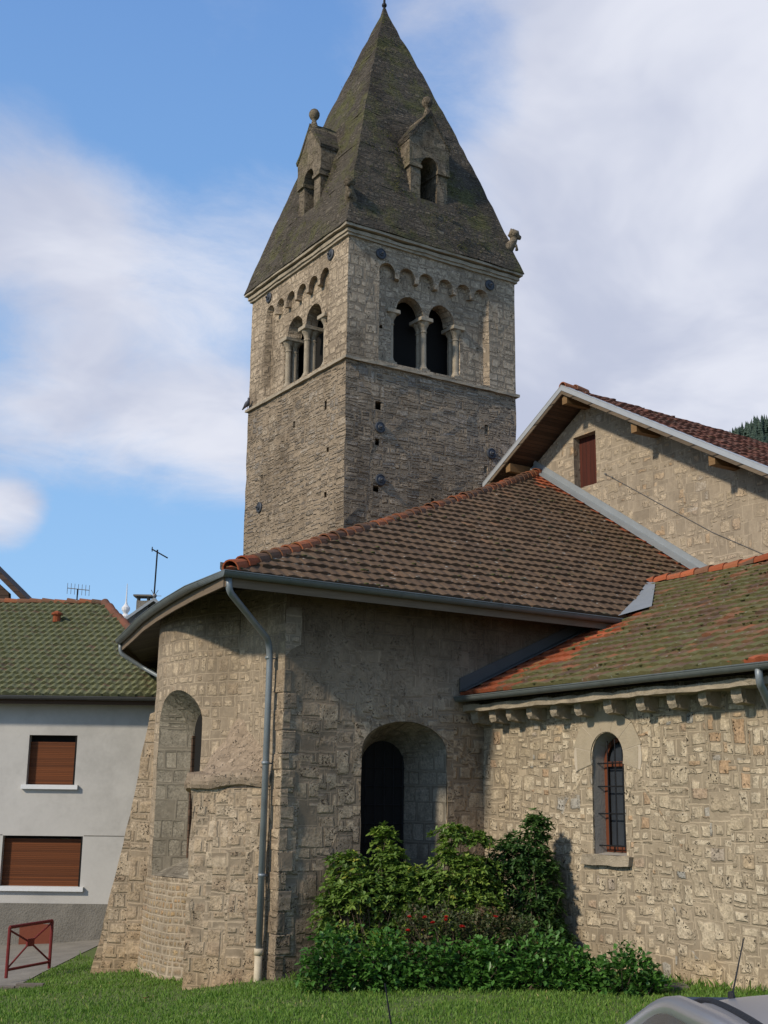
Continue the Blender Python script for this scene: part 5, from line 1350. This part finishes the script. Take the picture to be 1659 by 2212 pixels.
shrub('rose_bush', 'brownish twiggy shrub dotted with small red flowers above the low hedge', GB,
      [B(905, 1985, 19.80, 42, 45), B(975, 1980, 19.80, 50, 40), B(1050, 1985, 19.80, 60, 42), B(1125, 1990, 19.75, 50, 38)],
      'plain', 700, 'leaf_rose', (PX(1010, 19.95), 19.95), (.075, .04), 0, flowers=10)
front = [(735, 2058, 19.55, 64, 72, 'low glossy green shrub at the left end of the row, by the dark church corner'),
         (845, 2062, 19.5, 62, 68, 'low glossy green shrub second from the left in the front row'),
         (950, 2066, 19.5, 60, 64, 'low glossy green shrub in the middle of the row, under the red flowers'),
         (1055, 2064, 19.4, 60, 62, 'low glossy green shrub right of the middle in the front row'),
         (1165, 2058, 19.3, 66, 66, 'low glossy green shrub in front of the tall dark rhododendron'),
         (1245, 2078, 19.0, 44, 54, 'low glossy green shrub between the tall bush and the last round bush')]
for px, py, D, a, b, lab in front:
    shrub('laurel_shrub', lab, 'low glossy shrubs in the front row', [B(px, py, D, a, b), B(px - a * .4, py + 22, D, a * .6, b * .6), B(px + a * .4, py + 18, D, a * .6, b * .6)],
          'plain', 420, 'leaf_laurel', (PX(px, D), D + .1), (.105, .066), 0)
shrub('laurel_shrub', 'round low green bush at the right end of the row, by the chapel wall', 'low glossy shrubs in the front row',
      [B(1345, 2070, 18.6, 62, 52), B(1300, 2090, 18.7, 40, 36), B(1395, 2095, 18.5, 36, 34), B(1452, 2132, 18.2, 34, 12)], 'plain', 420, 'leaf_laurel', (PX(1340, 18.7), 18.7), (.105, .066), 0)

# stone slab lying at the lawn edge
bm = bmesh.new(); c = at_z(1390, 2131, .22); M = Matrix.Translation(c) @ Matrix.Rotation(math.atan2(RGT.y, RGT.x), 4, 'Z')
add_box(bm, -.62, .62, -.22, .22, -.10, .035, M, bevel=.015); rough(bm, .15, .012, 4)
tag(obj('stone_slab', bm, 'slab_stone'), 'flat brown stone slab lying in the grass below the round bush', 'slab')

# ------------------------------------------------------------------ lawn blades
bm = bmesh.new(); TL = bm.verts.layers.float.new('tint')
rg = random.Random(3); cnt = 0
co, fa, ti = [], [], []
for _i in range(100000):
    d = rg.uniform(15.6, 23.3); l = rg.uniform(-7.6, 7.0) * d / 20.0
    if _i > 90000: d = rg.uniform(22.5, 28.5); l = rg.uniform(-6.7, -3.4)
    if d > 23.4 and l < -6.45: continue
    if 20.5 < d and _i < 90000 and rg.random() < .35: continue
    p = LD(l, d)
    if p.x > XN - .02 and p.y < YS: continue
    if p.y > YS - .02 and p.x > 9.9: continue
    if math.hypot(p.x - ACX, p.y - ACY) < AR: continue
    z = ground_z(p.x, p.y); nn = noise.noise(Vector((p.x * .9, p.y * .9, 0))) + .5 * noise.noise(Vector((p.x * 2.7, p.y * 2.7, 3)))
    if nn < -.35 and rg.random() < .45: continue
    h = rg.uniform(.022, .055) * (1.15 + .5 * nn) * (1.7 if rg.random() < .03 else 1); h *= 1 + 1.3 * max(0, 1 - min(abs(XN - p.x) if p.y < YS else 9, abs(YS - p.y) if p.x > 9.8 else 9, abs(math.hypot(p.x - ACX, p.y - ACY) - AR) if p.y > 20 else 9) / .25); a = rg.uniform(0, 6.28); w = rg.uniform(.004, .008) * 1.4
    dx, dy = math.cos(a) * w, math.sin(a) * w; bx, by = rg.gauss(0, .35) * h, rg.gauss(0, .35) * h
    i = len(co); co += [(p.x - dx, p.y - dy, z - .004), (p.x + dx, p.y + dy, z - .004), (p.x + bx * .4 + dx * .7, p.y + by * .4 + dy * .7, z + h * .6), (p.x + bx, p.y + by, z + h)]
    fa += [(i, i + 1, i + 2), (i, i + 2, i + 3)]; tt = min(1, max(0, .45 + .28 * -nn * .6 + rg.uniform(-.2, .25) + (.35 if rg.random() < .04 else 0))); ti += [tt] * 4
bm.free(); me = bpy.data.meshes.new('lawn_grass'); me.from_pydata(co, [], fa); me.materials.append(MATS['grass_blade'])
at = me.attributes.new('tint', 'FLOAT', 'POINT'); at.data.foreach_set('value', ti)
lg = bpy.data.objects.new('lawn_grass', me); COL.objects.link(lg); lg['label'] = 'short mown green grass in front of the church'; lg['category'] = 'grass'; lg['kind'] = 'stuff'
# a few dry leaves on the lawn
for k, (px, py, lab) in enumerate(((315, 2148, 'dry orange leaf on the grass near the foot of the apse'), (1092, 2120, 'dry brown leaf on the grass before the hedge'))):
    bm = bmesh.new(); TL = bm.verts.layers.float.new('tint'); c = at_z(px, py + 8, ground_LD(PX(px, 19), 19) + .05)
    for i in range(3): leaf(bm, TL, c, Vector((math.cos(i * 2), math.sin(i * 2), .3)).normalized(), .09, .06, .5, seg=1)
    o = mesh_tint('fallen_leaf', bm, 'box_brown'); tag(o, lab, 'leaf')

# ------------------------------------------------------------------ wooded hill
def far(px, py, D): d = ray(px, py); h = Vector((d.x, d.y, 0)).length; return EYE + d * (D / h)
bm = bmesh.new(); n = 40; top = []
prof_px = [(1480, 1040), (1560, 965), (1590, 930), (1625, 915), (1659, 908), (1720, 880), (1850, 850), (2100, 790), (2600, 900), (3200, 1200)]
xs_ = [p[0] for p in prof_px]; ys_ = [p[1] for p in prof_px]; grid = []
for i in range(n + 1):
    px = 1400 + (3200 - 1400) * i / n; py = float(np.interp(px, [1300] + xs_, [1300] + ys_)) + 12; r0 = []
    for j in range(9):
        t = j / 8; D = 1000 + 500 * t; a = far(px, 1741 + (py - 1741) * t ** .8, D); a.z += 9 * noise.noise(a * .01); r0.append(bm.verts.new(a))
    b = r0[-1].co.copy(); b += Vector((b.x, b.y, 0)).normalized() * 250; b.z = 0; r0.append(bm.verts.new(b)); grid.append(r0)
for a, b in zip(grid, grid[1:]):
    for j in range(9): bm.faces.new((a[j], b[j], b[j + 1], a[j + 1]))
struct(obj('hill', bm, 'forest_leaf_haze', smooth=True))
bm = bmesh.new(); TL = bm.verts.layers.float.new('tint'); rg = random.Random(9)
def hill_pt(u, t):
    i = min(n - 1, int(u * n)); f = u * n - i; j = min(7, int(t * 8)); g = t * 8 - j
    def q(ii, jj): return hco[ii][jj]
    return (q(i, j) * (1 - f) + q(i + 1, j) * f) * (1 - g) + (q(i, j + 1) * (1 - f) + q(i + 1, j + 1) * f) * g
_h = bpy.data.objects['hill'].data.vertices; hco = [[_h[i * 10 + j].co.copy() for j in range(10)] for i in range(n + 1)]
for k in range(2200):
    p = hill_pt(rg.uniform(.03, .25), 1 - rg.random() ** 2 * .8); H = rg.uniform(9, 15); r = H * rg.uniform(.20, .34); tt = rg.random()
    for lv in range(4):
        z0 = H * (.1 + lv * .22); rr = r * (1 - lv * .23); vs = []
        for i in range(7):
            a = i * 6.283 / 7 + rg.uniform(-.3, .3); v = bm.verts.new(p + Vector((math.cos(a) * rr * rg.uniform(.7, 1.15), math.sin(a) * rr * rg.uniform(.7, 1.15), z0))); v[TL] = tt; vs.append(v)
        tp = bm.verts.new(p + Vector((0, 0, z0 + H * .36))); tp[TL] = tt
        for i in range(7): bm.faces.new((vs[i], vs[(i + 1) % 7], tp))
o = mesh_tint('forest', bm, 'forest_leaf_haze'); o['label'] = 'dark conifer forest covering the far hillside'; o['category'] = 'forest'; o['kind'] = 'stuff'
